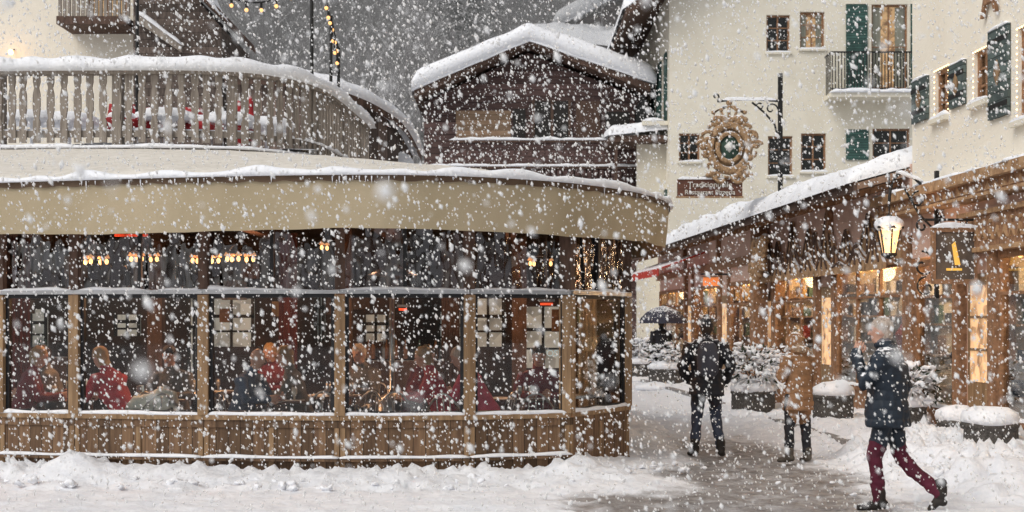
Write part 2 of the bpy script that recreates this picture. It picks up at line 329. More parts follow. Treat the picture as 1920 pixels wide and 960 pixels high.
OUT=crv([(-12,16.3),(-8.5,15.3),(-5.3,14.38),(-3.24,13.83),(-1.62,13.58),(-.58,13.70),(.22,14.1),(.8,14.62),(1.42,15.55),(1.86,16.75),(2.0,18),(1.85,19.6),(1.2,21.5),(0,23.5)],10)
INN=crv([(-12,19.4),(-9.5,19.3),(-7.1,19.25),(-5.6,19.2),(-4.6,19.2),(-3.8,19.35),(-3.3,19.75),(-3.0,20.3),(-2.84,21),(-2.76,21.8),(-2.7,22.6),(-2.65,23.5),(-2.6,24.5),(-2.6,26)],10)
n=len(OUT); rf=MB(); V=[];Fc=[]; nv=16
for i in range(n):
    o=OUT[i]; q=INN[i]; d=(o-q).normalized()
    for j in range(nv+1):
        t=j/nv; p=o.lerp(q,t); z=3.12+(4.02-3.12)*(t**.95)
        p=Vector((p.x,p.y,z)); p.z+=.05*(math.sqrt(min(1,t*14)))*(1+.5*nz(p,.9)) + .010*nz(p,4)
        V.append(p)
    V.append(Vector((o.x,o.y,3.09+.02*nz((o.x,o.y,0),6))))
for i in range(n-1):
    a=i*(nv+2); b=a+nv+2
    for j in range(nv): Fc.append((a+j,a+j+1,b+j+1,b+j))
    Fc.append((a,b,b+nv+1,a+nv+1))
rf.add(V,Fc,PSNOW); rf.obj('snowy_roof',pav,True)
va=MB(); OF=list(OUT)
V=[];Fc=[]
dense=resample(OF,.05); m_=len(dense); acc=0
for i,p in enumerate(dense):
    if i: acc+=(dense[i]-dense[i-1]).length
    t=(dense[min(i+1,m_-1)]-dense[max(i-1,0)]).normalized(); nn=Vector((t.y,-t.x,0))
    wv=.014*math.sin(acc*3.1)+.016*nz((acc,0,0),1.5)
    for zz,oo in((3.12,0.0),(3.08,-.005),(2.85,-.035+wv),(2.59+.014*math.sin(acc*1.3)+.01*nz((acc,0,0),2.3),-.075+wv*1.8)): 
        V.append(p+nn*oo+Vector((0,0,zz)))
for i in range(m_-1):
    for j in range(3): Fc.append((i*4+j,i*4+j+1,i*4+5+j,i*4+4+j))
va.add(V,Fc,CANVAS)
V=[];Fc=[];acc=0
for i,p in enumerate(dense):
    if i: acc+=(dense[i]-dense[i-1]).length
    t=(dense[min(i+1,m_-1)]-dense[max(i-1,0)]).normalized(); nn=Vector((t.y,-t.x,0))
    V+= [p+nn*.012+Vector((0,0,3.13)), p+nn*.014+Vector((0,0,3.075-.02*abs(math.sin(acc*9))))]
for i in range(m_-1): Fc.append((i*2,i*2+1,i*2+3,i*2+2))
va.add(V,Fc,TRIM); va.obj('valance',pav,True)
ic=MB()
strip(ic,[q+Vector((0,0,3.125)) for q in OF],.11,.06,rag=.5)
for i in range(110):
    p=dense[R.randrange(20,m_-60)]; l=R.uniform(.02,.09)
    ic.tube([p+Vector((0,-.03,3.11)),p+Vector((0,-.03,3.11-l))],.008,SNOW,5,.001)
ic.obj('eave_snow_and_icicles',pav,True)
it=MB()
it.box(-9.5,1.3,15.9,21.2,.02,.06,DARKV); it.box(-9.5,.5,15.0,15.9,.02,.055,DARKV)
it.box(-9.5,1.55,21.2,21.4,0,3,BRNIN)
it.box(-9.5,.4,15.1,16,2.97,3.02,BRNIN); it.box(-9.5,1.2,16,21.2,2.975,3.03,BRNIN)
for x in (-8,-6.4,-4.9,-3.2,-1.6,0): it.box(x-.08,x+.08,16,21.2,2.78,2.97,DARKV)
for x in (-7.2,-4.9,-2.3,.1): it.box(x-.1,x+.1,19.0,19.2,.06,2.97,DARKV)
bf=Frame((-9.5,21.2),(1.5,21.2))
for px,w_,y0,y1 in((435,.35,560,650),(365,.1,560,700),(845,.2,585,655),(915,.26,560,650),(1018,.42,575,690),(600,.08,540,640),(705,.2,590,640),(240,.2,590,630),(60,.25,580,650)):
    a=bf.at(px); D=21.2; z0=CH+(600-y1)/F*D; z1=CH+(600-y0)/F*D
    it.fb(bf,a-w_,a+w_,.01,.03,z0,z1,PALE)  # added glowing panel, imitates a daylit window or reflection behind the room
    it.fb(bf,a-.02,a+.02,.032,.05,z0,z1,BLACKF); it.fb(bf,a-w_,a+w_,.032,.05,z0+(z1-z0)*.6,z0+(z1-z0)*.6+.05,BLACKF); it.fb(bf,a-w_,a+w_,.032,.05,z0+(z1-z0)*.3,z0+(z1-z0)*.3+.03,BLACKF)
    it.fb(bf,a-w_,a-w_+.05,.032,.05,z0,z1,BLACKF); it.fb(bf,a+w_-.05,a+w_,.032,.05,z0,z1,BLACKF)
BURC=mat('burgundy_drape',(.12,.03,.03),(.06,.015,.015),.9,3,(14,14,.3))
for x,c in((-6.9,BURC),(-3.2,BURC),(-.95,BRNIN),(.95,CURT)):
    for k in range(5): it.tube([(x+k*.05,19.2+.03*(k%2),.1),(x+k*.05,19.2,2.9)],.03,c,6)
it.box(-2.2,-.6,20.2,20.7,.06,1.1,DARKV); it.box(-8.6,-6.4,20.3,20.8,.06,1.15,DARKV)
for i in range(26): 
    x=R.choice([R.uniform(-2.2,-.6),R.uniform(-8.6,-6.4)]); it.lathe((x,20.45,1.13),[(.035,0),(.035,.16),(.012,.22),(.012,.28)],R.choice([GREEN,BROWN,STEEL]),6)
for i in range(16):
    a=R.uniform(.3,10.5); z=R.uniform(1.5,2.4); it.fb(bf,a,a+R.uniform(.15,.4),.06,.08,z,z+R.uniform(.15,.35),R.choice([BROWN,OAK,GREYW,DARKV]))
it.obj('interior',pav)
def text(s,size,loc,rotz,m,parent,name,align='CENTER',extr=.01,rotx=math.pi/2):
    c=bpy.data.curves.new(name,'FONT'); c.body=s; c.size=size; c.extrude=extr; c.align_x=align; c.materials.append(m)
    o=bpy.data.objects.new(name,c); scene.collection.objects.link(o); o.location=loc; o.rotation_euler=(rotx,0,rotz)
    if parent: o.parent=parent
    return o
BLUET=emat('lit_lettering',(.5,.75,.9),.4)
text('EXPOSH',.12,tuple(W(1027,668,18.5)),0,BLUET,pav,'lettering')
def chandelier(x,y,z,w,nb):
    g=grp('chandelier'); b=MB(); b.tube([(x,y,2.95),(x,y,z+.25)],.01,IRON,5)
    ring=[(x+w*math.cos(6.2832*i/16),y+w*.6*math.sin(6.2832*i/16),z+.12) for i in range(17)]; b.tube(ring,.018,IRON,5)
    for i in range(4): b.tube([(x,y,z+.3),ring[i*4]],.008,IRON,4)
    for i in range(nb):
        q=ring[int(i*16/nb)]; b.ball((q[0],q[1],z+.04),.024,WARM,7,5,(1,1,1.4)); b.lathe((q[0],q[1],z+.08),[(.042,0),(.018,.045)],WARM2,8)
    b.obj('frame',g,True)
for px,py,D in((175,497,16.6),(270,492,17.2),(385,495,17),(450,492,16.8),(620,470,19),(1010,500,18.5)):
    p=W(px,py,D); chandelier(p.x,p.y,p.z,.16,5 if px<500 else 3)
for px,py,D,w in((755,580,18,.05),(1025,570,17.5,.08),(245,441,17,.2)):
    p=W(px,py,D); g=grp('infrared_heater'); b=MB(); b.box(p.x-w,p.x+w,p.y,p.y+.05,p.z-.015,p.z+.015,REDGL); b.box(p.x-w-.02,p.x+w+.02,p.y-.04,p.y+.08,p.z+.03,p.z+.06,STEEL); b.tube([(p.x,p.y,p.z+.05),(p.x,p.y,2.95)],.01,IRON,4); b.obj('body',g)
g=grp('patio_heater'); b=MB(); p=W(735,500,16.6); b.lathe((p.x,p.y,.06),[(.2,0),(.2,.7),(.12,.74),(.03,.78),(.03,1.9),(.08,1.92),(.08,2.15),(.3,2.18),(.02,2.32)],STEEL,14); b.obj('body',g,True)
def pl(x,y,z,e,c=(1,.62,.32),r=.12):
    l=bpy.data.lights.new('lamp_light','POINT'); l.energy=e; l.color=c; l.shadow_soft_size=r
    o=bpy.data.objects.new('lamp_light',l); scene.collection.objects.link(o); o.location=(x,y,z); return o
for x,y in((-5.2,16.6),(-3.2,17.0),(-.6,17.6)): pl(x,y,2.3,85,(1,.5,.24))
def chair(x,y,h,col=DARKV):
    g=grp('bistro_chair'); b=MB(); c,s=math.cos(h),math.sin(h)
    T=lambda a,bb,z:(x+a*c-bb*s,y+a*s+bb*c,z)
    for a,q in((-.2,-.2),(.2,-.2),(.2,.2),(-.2,.2)): b.tube([T(a,q,.06),T(a*.9,q*.9,.47)],.013,STEEL,5)
    b.hexa([T(-.21,-.21,.46),T(.21,-.21,.46),T(.21,.21,.46),T(-.21,.21,.46),T(-.2,-.2,.5),T(.2,-.2,.5),T(.2,.2,.5),T(-.2,.2,.5)],col)
    b.tube([T(-.2,-.2,.48)]+[T(-.2+.4*i/8,-.23-.05*math.sin(math.pi*i/8),.72+.17*math.sin(math.pi*i/8)) for i in range(9)]+[T(.2,-.2,.48)],.013,STEEL,6)
    for a in(-.08,0,.08): b.tube([T(a,-.2,.5),T(a,-.27,.86)],.008,STEEL,4)
    b.obj('frame',g,True)
def table(x,y):
    g=grp('cafe_table'); b=MB(); b.lathe((x,y,.05),[(.22,0),(.2,.03),(.03,.05),(.03,.69),(.38,.7),(.38,.73)],DARKV,18)
    for i in range(4):
        a=R.uniform(0,6.28); q=R.uniform(.1,.28); b.lathe((x+q*math.cos(a),y+q*math.sin(a),.78),[(.012,0),(.012,.05),(.035,.08),(.03,.15)],R.choice([PALE,STEEL,CURT]),8)
    b.obj('top_and_stem',g,True)
# ================================================================= PEOPLE
EYE=mat('eye',(.02,.015,.012),rough=.3); LIP=mat('lip',(.3,.1,.09))
def person(name,loc,head,H,J,C,hair='short',voxel=.012,puff=0,bag=False,fat=1.0):
    d=dict(hem=(0,-.0,.80),pel=(0,0,.95),waist=(0,0,1.08),chest=(0,.01,1.28),shl=(0,0,1.42),neck=(0,.01,1.49),head=(0,.03,1.63),look=(0,1,0),
      hipL=(-.09,0,.9),hipR=(.09,0,.9),knL=(-.1,.03,.49),knR=(.1,.03,.49),anL=(-.1,0,.09),anR=(.1,0,.09),toeL=(-.11,.17,.04),toeR=(.11,.17,.04),
      sL=(-.185,0,1.4),sR=(.185,0,1.4),eL=(-.25,-.04,1.12),eR=(.25,-.04,1.12),wL=(-.24,.08,.88),wR=(.24,.08,.88),handL=None,handR=None,hands=True,hemw=(.20,.15),curl=.5)
    d.update(J); J={k:(Vector(v) if isinstance(v,tuple) and len(v)==3 else v) for k,v in d.items()}
    V=[];Fc=[];lab=[]
    mats=[C['top'],C['leg'],C['shoe'],C['skin'],C['hair'],C.get('hat',C['hair']),C.get('bag',C['top'])]
    def rings(rs,V=V,Fc=Fc):
        b=len(V); n_=len(rs[0]); 
        for r in rs: V.extend(r)
        for j in range(len(rs)-1):
            for i in range(n_): Fc.append((b+j*n_+i,b+j*n_+(i+1)%n_,b+(j+1)*n_+(i+1)%n_,b+(j+1)*n_+i))
        Fc.append(tuple(b+i for i in range(n_))[::-1]); Fc.append(tuple(b+(len(rs)-1)*n_+i for i in range(n_)))
    def loft(pts,rad,m,side=Vector((1,0,0)),dome=True,V=V,Fc=Fc,label=True,n_=14):
        pts=[Vector(p) for p in pts]; rad=[(r,r) if not isinstance(r,tuple) else r for r in rad]; k=len(pts); rs=[]
        for i,p in enumerate(pts):
            t=(pts[min(i+1,k-1)]-pts[max(i-1,0)]).normalized(); v=t.cross(side)
            if v.length<.05: v=t.cross(Vector((0,1,0.1)))
            v.normalize(); u=v.cross(t).normalized(); a,b=rad[i]
            def ring(c,f): return [c+u*(a*f*math.cos(6.2832*j/n_))+v*(b*f*math.sin(6.2832*j/n_)) for j in range(n_)]
            if i==0 and dome: rs+= [ring(p-t*min(a,b)*.85,.4),ring(p-t*min(a,b)*.55,.8)]
            rs.append(ring(p,1))
            if i==k-1 and dome: rs+= [ring(p+t*min(a,b)*.55,.8),ring(p+t*min(a,b)*.85,.4)]
        rings(rs,V,Fc)
        if label:
            for i in range(k-1): lab.append((pts[i],pts[i+1],sum(rad[i])/2,sum(rad[i+1])/2,m))
    def ell(c,r,m,fw,V=V,Fc=Fc,label=True,n_=14):
        c=Vector(c); fw=fw.normalized(); sd=fw.cross(Vector((0,0,1))).normalized(); up=sd.cross(fw); rs=[]
        for i in range(9):
            a=math.pi*(i+.08)/8.16
            rs.append([c+sd*(r[0]*math.sin(a)*math.cos(6.2832*j/n_))+fw*(r[1]*math.sin(a)*math.sin(6.2832*j/n_))-up*(r[2]*math.cos(a)) for j in range(n_)])
        rings(rs,V,Fc)
        if label: lab.append((c,c+up*.001,sum(r)/3,sum(r)/3,m))
    hw=J['hemw']; f=fat
    loft([J['hem'],J['pel'],J['waist'],J['chest'],J['shl'],J['neck']],[hw,(.188*f,.145*f),(.165*f,.135*f),(.19*f,.145*f),(.165,.10*f),(.075,.07)],0,dome=False)
    ell(J['pel']-Vector((0,0,.03)),(.165,.13,.13),1 if hw[0]<.19 else 0,Vector((0,1,0)))
    for S,sg in(('L',-1),('R',1)):
        loft([J['s'+S]-Vector((sg*.05,0,0)),J['s'+S],J['e'+S],J['w'+S]],[.075*f,.078*f,.062*f,.048*f],0)
        loft([J['hip'+S],J['hip'+S].lerp(J['kn'+S],.5),J['kn'+S],J['kn'+S].lerp(J['an'+S],.4),J['an'+S]],[.098,.087,.069,.064,.054],1)
        an=J['an'+S]; toe=J['toe'+S]
        loft([an+Vector((0,0,.10)),an],[.058,.055],2)
        hl=Vector((an.x,an.y,min(an.z,toe.z+.05)))-(toe-an)*.25+Vector((0,0,-.02 if an.z<.12 else -.01))
        loft([hl,an.lerp(toe,.4)+Vector((0,0,-.01)),toe],[(.04,.045),(.045,.043),(.042,.03)],2)
    loft([J['neck'],J['head']-Vector((0,0,.06))],[.06,.052],3)
    hd=J['head']; lk=J['look'].normalized(); sd=lk.cross(Vector((0,0,1))).normalized(); up=sd.cross(lk)
    ell(hd+up*.01,(.074,.092,.105),3,lk); ell(hd+lk*.028-up*.058,(.052,.058,.055),3,lk)
    loft([hd+lk*.085+up*.02,hd+lk*.108-up*.022],[.009,.014],3,side=sd)
    ell(hd+lk*.082+up*.032,(.05,.014,.01),3,lk)
    for q in(-1,1): ell(hd+sd*q*.077-up*.005-lk*.005,(.01,.018,.03),3,lk)
    if hair in('short','long'):
        ell(hd+up*.036-lk*.018,(.090,.102,.102),4,lk); ell(hd-lk*.042-up*.02,(.082,.066,.085),4,lk)
        if hair=='long': loft([hd-lk*.05,hd-lk*.06-up*.2],[(.08,.05),(.07,.035)],4,side=sd)
    if hair=='beanie':
        ell(hd+up*.04-lk*.008,(.09,.105,.10),5,lk); ell(hd+up*.14-lk*.01,(.035,.035,.03),5,lk); ell(hd-lk*.03-up*.02,(.082,.07,.07),4,lk)
    if hair=='hood':
        ell(hd-lk*.02+up*.0,(.115,.12,.14),5,lk); ell(hd+lk*.05-up*.01,(.112,.055,.132),4,lk); ell(J['neck']+Vector((0,-.04,.02)),(.14,.11,.06),4,Vector((0,1,0)))
    if C.get('scarf'):
        mats.append(C['scarf']); ell(J['neck']+Vector((0,.01,.02)),(.105,.10,.055),7,Vector((0,1,0)))
    if bag:
        loft([J['waist']+Vector((0,-.2,0)),J['chest']+Vector((0,-.2,.0)),J['shl']+Vector((0,-.17,-.02))],[(.13,.085),(.14,.09),(.11,.06)],6)
        for q in(-1,1): loft([J['shl']+Vector((q*.11,-.09,.03)),J['shl']+Vector((q*.12,.05,.03)),J['chest']+Vector((q*.12,.15,-.05)),J['waist']+Vector((q*.14,.05,0))],[.022]*4,6)
    me=bpy.data.meshes.new('b'); me.from_pydata([tuple(v) for v in V],[],Fc)
    bm=bmesh.new(); bm.from_mesh(me); bmesh.ops.recalc_face_normals(bm,faces=bm.faces); bm.to_mesh(me); bm.free()
    tmp=bpy.data.objects.new('tmp',me); scene.collection.objects.link(tmp)
    rm=tmp.modifiers.new('r','REMESH'); rm.mode='VOXEL'; rm.voxel_size=voxel
    sm=tmp.modifiers.new('s','SMOOTH'); sm.iterations=3; sm.factor=.5
    dg=bpy.context.evaluated_depsgraph_get(); ev=tmp.evaluated_get(dg); m2=bpy.data.meshes.new_from_object(ev)
    bpy.data.objects.remove(tmp)
    nvt=len(m2.vertices); co=np.empty(nvt*3); m2.vertices.foreach_get('co',co); co=co.reshape(-1,3)
    best=np.full(nvt,1e9); bl=np.zeros(nvt,int)
    for a,b,ra,rb,m_i in lab:
        a_=np.array(a); ab=np.array(b)-a_; t=np.clip(((co-a_)@ab)/max(1e-9,ab@ab),0,1)
        dd=np.linalg.norm(co-a_-t[:,None]*ab,axis=1); rr=ra+(rb-ra)*t; q=(dd-rr)
        w=q<best; best[w]=q[w]; bl[w]=m_i
    nr=np.empty(nvt*3); m2.vertex_normals.foreach_get('vector',nr); nr=nr.reshape(-1,3)
    top=(bl==0)
    if puff: 
        ph=co[:,2]/.085*2*np.pi
        co[top]+=nr[top]*(puff*(np.abs(np.sin(ph[top]/2))**.6-.5))[:,None]
    wr=np.array([noise.noise(Vector(c)*9)*.014+noise.noise(Vector(c)*22)*.007 for c in co]); msk=(bl<2)
    co[msk]+=nr[msk]*wr[msk][:,None]
    hm=(bl==4)|((bl==5)&(hair=='hood'))
    hn=np.array([noise.noise(Vector((c[0]*38,c[1]*38,c[2]*16))) if f_ else 0 for c,f_ in zip(co,hm)]); co+=nr*(hn*.014)[:,None]
    polys=[tuple(p.vertices) for p in m2.polygons]; pm=[int(np.bincount(bl[list(p)]).argmax()) for p in polys]
    V2=[tuple(c) for c in co]; V3=[];F3=[]
    if J['hands']:
        for S,sg in(('L',-1),('R',1)):
            w=J['w'+S]; hd_=J['hand'+S] or (w-J['e'+S]); hd_=hd_.normalized(); pn=Vector((-sg,0.2,0)); pn=(pn-hd_*pn.dot(hd_)).normalized(); ac=hd_.cross(pn).normalized()
            loft([w,w+hd_*.03,w+hd_*.09],[(.028,.022),(.04,.016),(.042,.013)],3,side=ac,V=V3,Fc=F3,label=False,n_=10)
            for i,(off_,ln) in enumerate(((-.031,.062),(-.01,.074),(.011,.069),(.031,.054))):
                p=w+hd_*.088+ac*off_; pts=[p-hd_*.015,p]; dr=hd_.copy(); c=J['curl']
                for s_ in range(3):
                    dr=(dr+pn*math.tan(c*(.5+.25*s_))).normalized(); p=p+dr*ln*(.42,.32,.26)[s_]; pts.append(p)
                loft(pts,[.009,.0095,.009,.0082,.007],3,side=ac,V=V3,Fc=F3,label=False,n_=8)
            s0=w+hd_*.03-ac*.03; loft([s0,s0+(hd_-ac*.9).normalized()*.035,s0+(hd_-ac*.6).normalized()*.062+pn*.01,s0+(hd_*1.2-ac*.3).normalized()*.08+pn*.02],[.012,.0115,.0105,.008],3,side=pn,V=V3,Fc=F3,label=False,n_=8)
    nb=len(V2); V2+= [tuple(v) for v in V3]; polys+= [tuple(nb+i for i in f_) for f_ in F3]
    mats+= [C.get('glove',C['skin']),EYE,LIP]; pm+= [len(mats)-3]*len(F3)
    V4=[];F4=[]
    for q in(-1,1): ell(hd+lk*.085+sd*q*.031+up*.018,(.013,.008,.007),0,lk,V=V4,Fc=F4,label=False,n_=8)
    k=len(F4); ell(hd+lk*.086-up*.052,(.022,.008,.006),0,lk,V=V4,Fc=F4,label=False,n_=8)
    nb=len(V2); V2+= [tuple(v) for v in V4]; polys+= [tuple(nb+i for i in f_) for f_ in F4]; pm+= [len(mats)-2]*k+[len(mats)-1]*(len(F4)-k)
    m3=bpy.data.meshes.new(name); m3.from_pydata(V2,[],polys)
    for m_ in mats: m3.materials.append(m_)
    m3.polygons.foreach_set('material_index',pm); m3.polygons.foreach_set('use_smooth',[True]*len(pm)); m3.update()
    o=bpy.data.objects.new(name,m3); scene.collection.objects.link(o)
    s=H/1.75; o.scale=(s,s,s); o.rotation_euler=(0,0,head); o.location=loc
    return o
SKIN=mat('skin',(.52,.31,.23),(.45,.25,.18),.55,12); 
def cloth(n,c,snow=.25,rough=.7): return mat(n,c,tuple(x*.6 for x in c),rough,7,(1,1,1),.3,snow=snow,snscale=30)
BLK=cloth('black_nylon',(.022,.022,.028),.28,.6); NAVY=cloth('navy_nylon',(.020,.030,.045),.25,.6); JEAN=cloth('dark_denim',(.045,.055,.085),.1); TAN=cloth('tan_cloth',(.32,.17,.085),.3); BURG=cloth('burgundy_cord',(.10,.012,.03),.1)
BOOT=cloth('boot_leather',(.03,.025,.022),.1); BOOTT=cloth('grey_boot',(.10,.085,.07),.1); FUR=mat('fur_trim',(.42,.30,.2),(.22,.14,.09),.95,30,bump=.8,snow=.3); GREYH=mat('grey_hair',(.56,.47,.40),(.28,.22,.18),.7,30,(3,3,1),.6,snow=.2); DKH=mat('dark_hair',(.04,.025,.018),rough=.6); BLH=mat('blond_hair',(.35,.23,.12),rough=.6)
SCARF=cloth('grey_scarf',(.16,.15,.16),.2)
GH=.015
p=W(1325,860,16.9)
person('man_walking',(p.x,p.y,GH),math.radians(-4),1.72,dict(head=(0,.05,1.62),look=(0,1,-.12),hem=(0,0,.78),hemw=(.22,.165),
  knL=(-.12,.06,.49),anL=(-.15,-.03,.10),toeL=(-.2,.13,.045),knR=(.12,.06,.49),anR=(.17,-.05,.11),toeR=(.2,.11,.04),eL=(-.30,-.04,1.14),wL=(-.24,.12,.97),eR=(.30,-.04,1.14),wR=(.25,.12,.97),handL=(.2,.6,-.3),handR=(-.2,.6,-.3)),
  dict(top=BLK,leg=JEAN,shoe=BOOT,skin=SKIN,hair=DKH,hat=BLK,bag=mat('backpack',(.06,.06,.075),snow=.25,snscale=25),glove=BLK),'beanie',.010,.009,bag=True,fat=1.15)
p=W(1497,873,16.2)
person('woman_standing',(p.x,p.y,GH),math.radians(28),1.55,dict(head=(.0,.08,1.6),look=(-.25,1,-.45),hem=(0,0,.72),hemw=(.215,.175),
  eL=(-.27,.02,1.13),wL=(-.12,.24,1.2),eR=(.27,.02,1.13),wR=(.12,.24,1.2),knL=(-.13,.03,.48),anL=(-.15,0,.1),toeL=(-.18,.17,.045),knR=(.12,.0,.48),anR=(.13,-.03,.1),toeR=(.17,.13,.045)),
  dict(top=TAN,leg=BLK,shoe=BOOTT,skin=SKIN,hair=FUR,hat=TAN,glove=BOOT),'hood',.010,.009,fat=1.08)
p=W(1664,962,12.15)
person('woman_walking',(p.x,p.y,GH),math.radians(66),1.70,dict(head=(0,.06,1.63),look=(-.15,1,-.02),hem=(0,.0,.78),hemw=(.245,.20),
  hipL=(-.08,0,.9),knL=(-.08,.10,.50),anL=(-.07,.06,.09),toeL=(-.08,.24,.04),hipR=(.08,0,.9),knR=(.09,-.12,.47),anR=(.11,-.45,.17),toeR=(.12,-.36,.035),
  eR=(.30,-.10,1.13),wR=(.25,.06,.93),eL=(-.27,.16,1.18),wL=(-.10,.26,1.42),handL=(.25,-.25,.95),handR=(-.2,.6,-.3),curl=.75,shl=(0,.0,1.42)),
  dict(top=NAVY,leg=BURG,shoe=BOOT,skin=SKIN,hair=GREYH,scarf=SCARF),'short',.009,.009,fat=1.32)
p=W(1240,705,33)
person('pedestrian_with_umbrella',(p.x,p.y,.05),math.radians(0),1.7,dict(eR=(.24,.1,1.15),wR=(.15,.22,1.35)),dict(top=BLK,leg=BLK,shoe=BOOT,skin=SKIN,hair=DKH),'short',.02,.01)
g=grp('umbrella'); b=MB(); b.tube([(p.x+.15,p.y+.22,1.2),(p.x+.1,p.y+.2,2.08)],.012,IRON,5)
b.lathe((p.x+.05,p.y+.1,1.62),[(.58,0),(.53,.13),(.38,.28),(.18,.38),(.01,.42)],cloth('umbrella_cloth',(.03,.03,.05),.15),8); b.obj('canopy',g)
def seated(name,px,D,heading,top,hairm,hair='short',lean=.1):
    p=W(px,600,D); l=lean
    person(name,(p.x,p.y,.06),heading,1.72,dict(hem=(0,-.02,.44),pel=(0,-.02,.52),waist=(0,.0+l*.3,.68),chest=(0,.02+l*.8,.88),shl=(0,.01+l,1.02),neck=(0,.03+l*1.1,1.09),head=(0,.07+l*1.3,1.23),look=(0,1,-.15-l),
      hipL=(-.1,0,.5),hipR=(.1,0,.5),knL=(-.13,.42,.5),knR=(.13,.42,.5),anL=(-.13,.4,.1),anR=(.13,.4,.1),toeL=(-.13,.57,.04),toeR=(.13,.57,.04),
      sL=(-.185,l,1.0),sR=(.185,l,1.0),eL=(-.27,.12+l,.76),eR=(.27,.12+l,.76),wL=(-.14,.36+l*.7,.78),wR=(.14,.36+l*.7,.78),hemw=(.19,.15)),
      dict(top=top,leg=JEAN,shoe=BOOT,skin=SKIN,hair=hairm),hair,.016)
    chair(p.x,p.y,heading)
RJ=cloth('red_jacket',(.48,.04,.06),0); PJ=cloth('pink_jacket',(.55,.07,.13),0); BJ=cloth('blue_sweater',(.07,.10,.17),0); BG=cloth('burgundy_sweater',(.2,.025,.035),0); GJ=cloth('grey_wool',(.17,.155,.14),0)
Q=math.radians
for a in((40,15.9,Q(-75),BG,BLH,'short',.1),(110,16.5,Q(100),GJ,DKH,'short',.1),(238,15.7,Q(60),RJ,BLH,'long',.28),(330,16.6,Q(170),GJ,DKH,'short',.1),(450,15.6,Q(-110),BJ,DKH,'bald',.12),(565,16.2,Q(95),GJ,BLH,'long',.1),(770,16.6,Q(-80),BG,DKH,'short',.1),(835,15.9,Q(85),RJ,BLH,'long',.15),(920,15.7,Q(70),PJ,GREYH,'short',.25),(1010,16.6,Q(180),BG,DKH,'long',.1),(690,17.6,Q(150),GJ,GREYH,'short',.1),(520,18.3,Q(160),BG,BLH,'short',.1)):
    seated('seated_diner',*a)
for px,D in((75,16.2),(290,16.2),(510,15.9),(800,16.3),(965,16.3),(620,17),(170,17.6),(390,18),(1060,17)):
    p=W(px,600,D); table(p.x,p.y)
for px,D,h in((300,15.5,.3),(670,15.6,2.6),(735,15.9,.2),(1000,15.6,.1),(850,15.5,-.4),(380,15.8,1),(590,15.5,2.9),(1090,16.8,1)):
    p=W(px,600,D); chair(p.x,p.y,h)
g=grp('draped_coat'); b=MB(); p=W(290,760,15.4); FO=mat('silver_padding',(.62,.65,.62),(.36,.40,.38),.35,6,bump=.6)
b.ball((p.x,p.y,.72),.3,FO,20,14,(1.05,.5,.6))
for i,v in enumerate(b.v): v=Vector(v); b.v[i]=tuple(v+Vector((1,.4,1))*.09*noise.noise(v*7)+Vector((0,0,.04*noise.noise(v*16))))
b.obj('cloth',g,True)
# ================================================================= TERRACE
ter=grp('snowy_terrace'); b=MB(); sn=MB()
ring=INN[:-6]; V=[];Fc=[]
for i,p in enumerate(ring): V+= [p+Vector((0,0,3.8)),p+Vector((0,0,4.10)),Vector((min(p.x,-2.7),26.5,4.10))]
for i in range(len(ring)-1): Fc+= [(i*3,i*3+1,i*3+4,i*3+3),(i*3+1,i*3+2,i*3+5,i*3+4)]
b.add(V,Fc,GREYW)
path=resample([Vector((q.x,q.y,0)) for q in ring if q.x>-10.5],.02); acc=0; last=-1; post=-9
for i in range(1,len(path)):
    acc+=(path[i]-path[i-1]).length
    if acc-last>.17:
        last=acc; q=path[i]; t=(path[min(i+2,len(path)-1)]-path[i-2]).normalized(); fr=Frame((q.x,q.y),(q.x+t.x,q.y+t.y))
        j=R.uniform(-.015,.015); tl=R.uniform(-.012,.012)
        if acc-post>1.5: post=acc; b.fb(fr,-.07,.07,-.16,-.03,4.1,5.15,GREYW)
        pr=[(-.05,4.16),(-.05,4.45),(-.032,4.5),(-.052,4.62),(-.052,4.82),(-.032,4.92),(-.05,5.0),(-.05,5.16)]
        pr=pr+[(-a,z) for a,z in pr[::-1]]
        b.fpoly(fr,[(a+j,z) for a,z in pr],-.03+tl,.0+tl,GREYW)
pp=path[::10]
def rail(z,w,h,o,m):
    for i in range(len(pp)-1):
        fr=Frame((pp[i].x,pp[i].y),(pp[i+1].x,pp[i+1].y)); b.fb(fr,0,fr.len+.01,o,o+w,z,z+h,m)
rail(5.10,.15,.06,-.10,GREYW); rail(4.24,.05,.09,-.085,GREYW)
strip(sn,[Vector((q.x,q.y,5.15)) for q in pp],.32,.185,.1,rag=.2)
strip(sn,[Vector((q.x,q.y+.1,4.32)) for q in pp],.1,.04,rag=.6)
strip(sn,[Vector((q.x,q.y,4.08)) for q in pp],.16,.05,.1)
b.obj('timber_railing',ter); 
V=[];Fc=[];ddx=[-11+.3*i for i in range(28)]; ddy=[19.6+.3*i for i in range(22)]
for y in ddy:
    for x in ddx: V.append((x,y+max(0,x+3.3)*1.2,4.17+.10*noise.noise(Vector((x,y,0))*.9)))
for j in range(len(ddy)-1):
    for i in range(len(ddx)-1):
        k=j*28+i; Fc.append((k,k+1,k+29,k+28))
sn.add(V,Fc,SNOW); sn.obj('terrace_snow',ter,True)
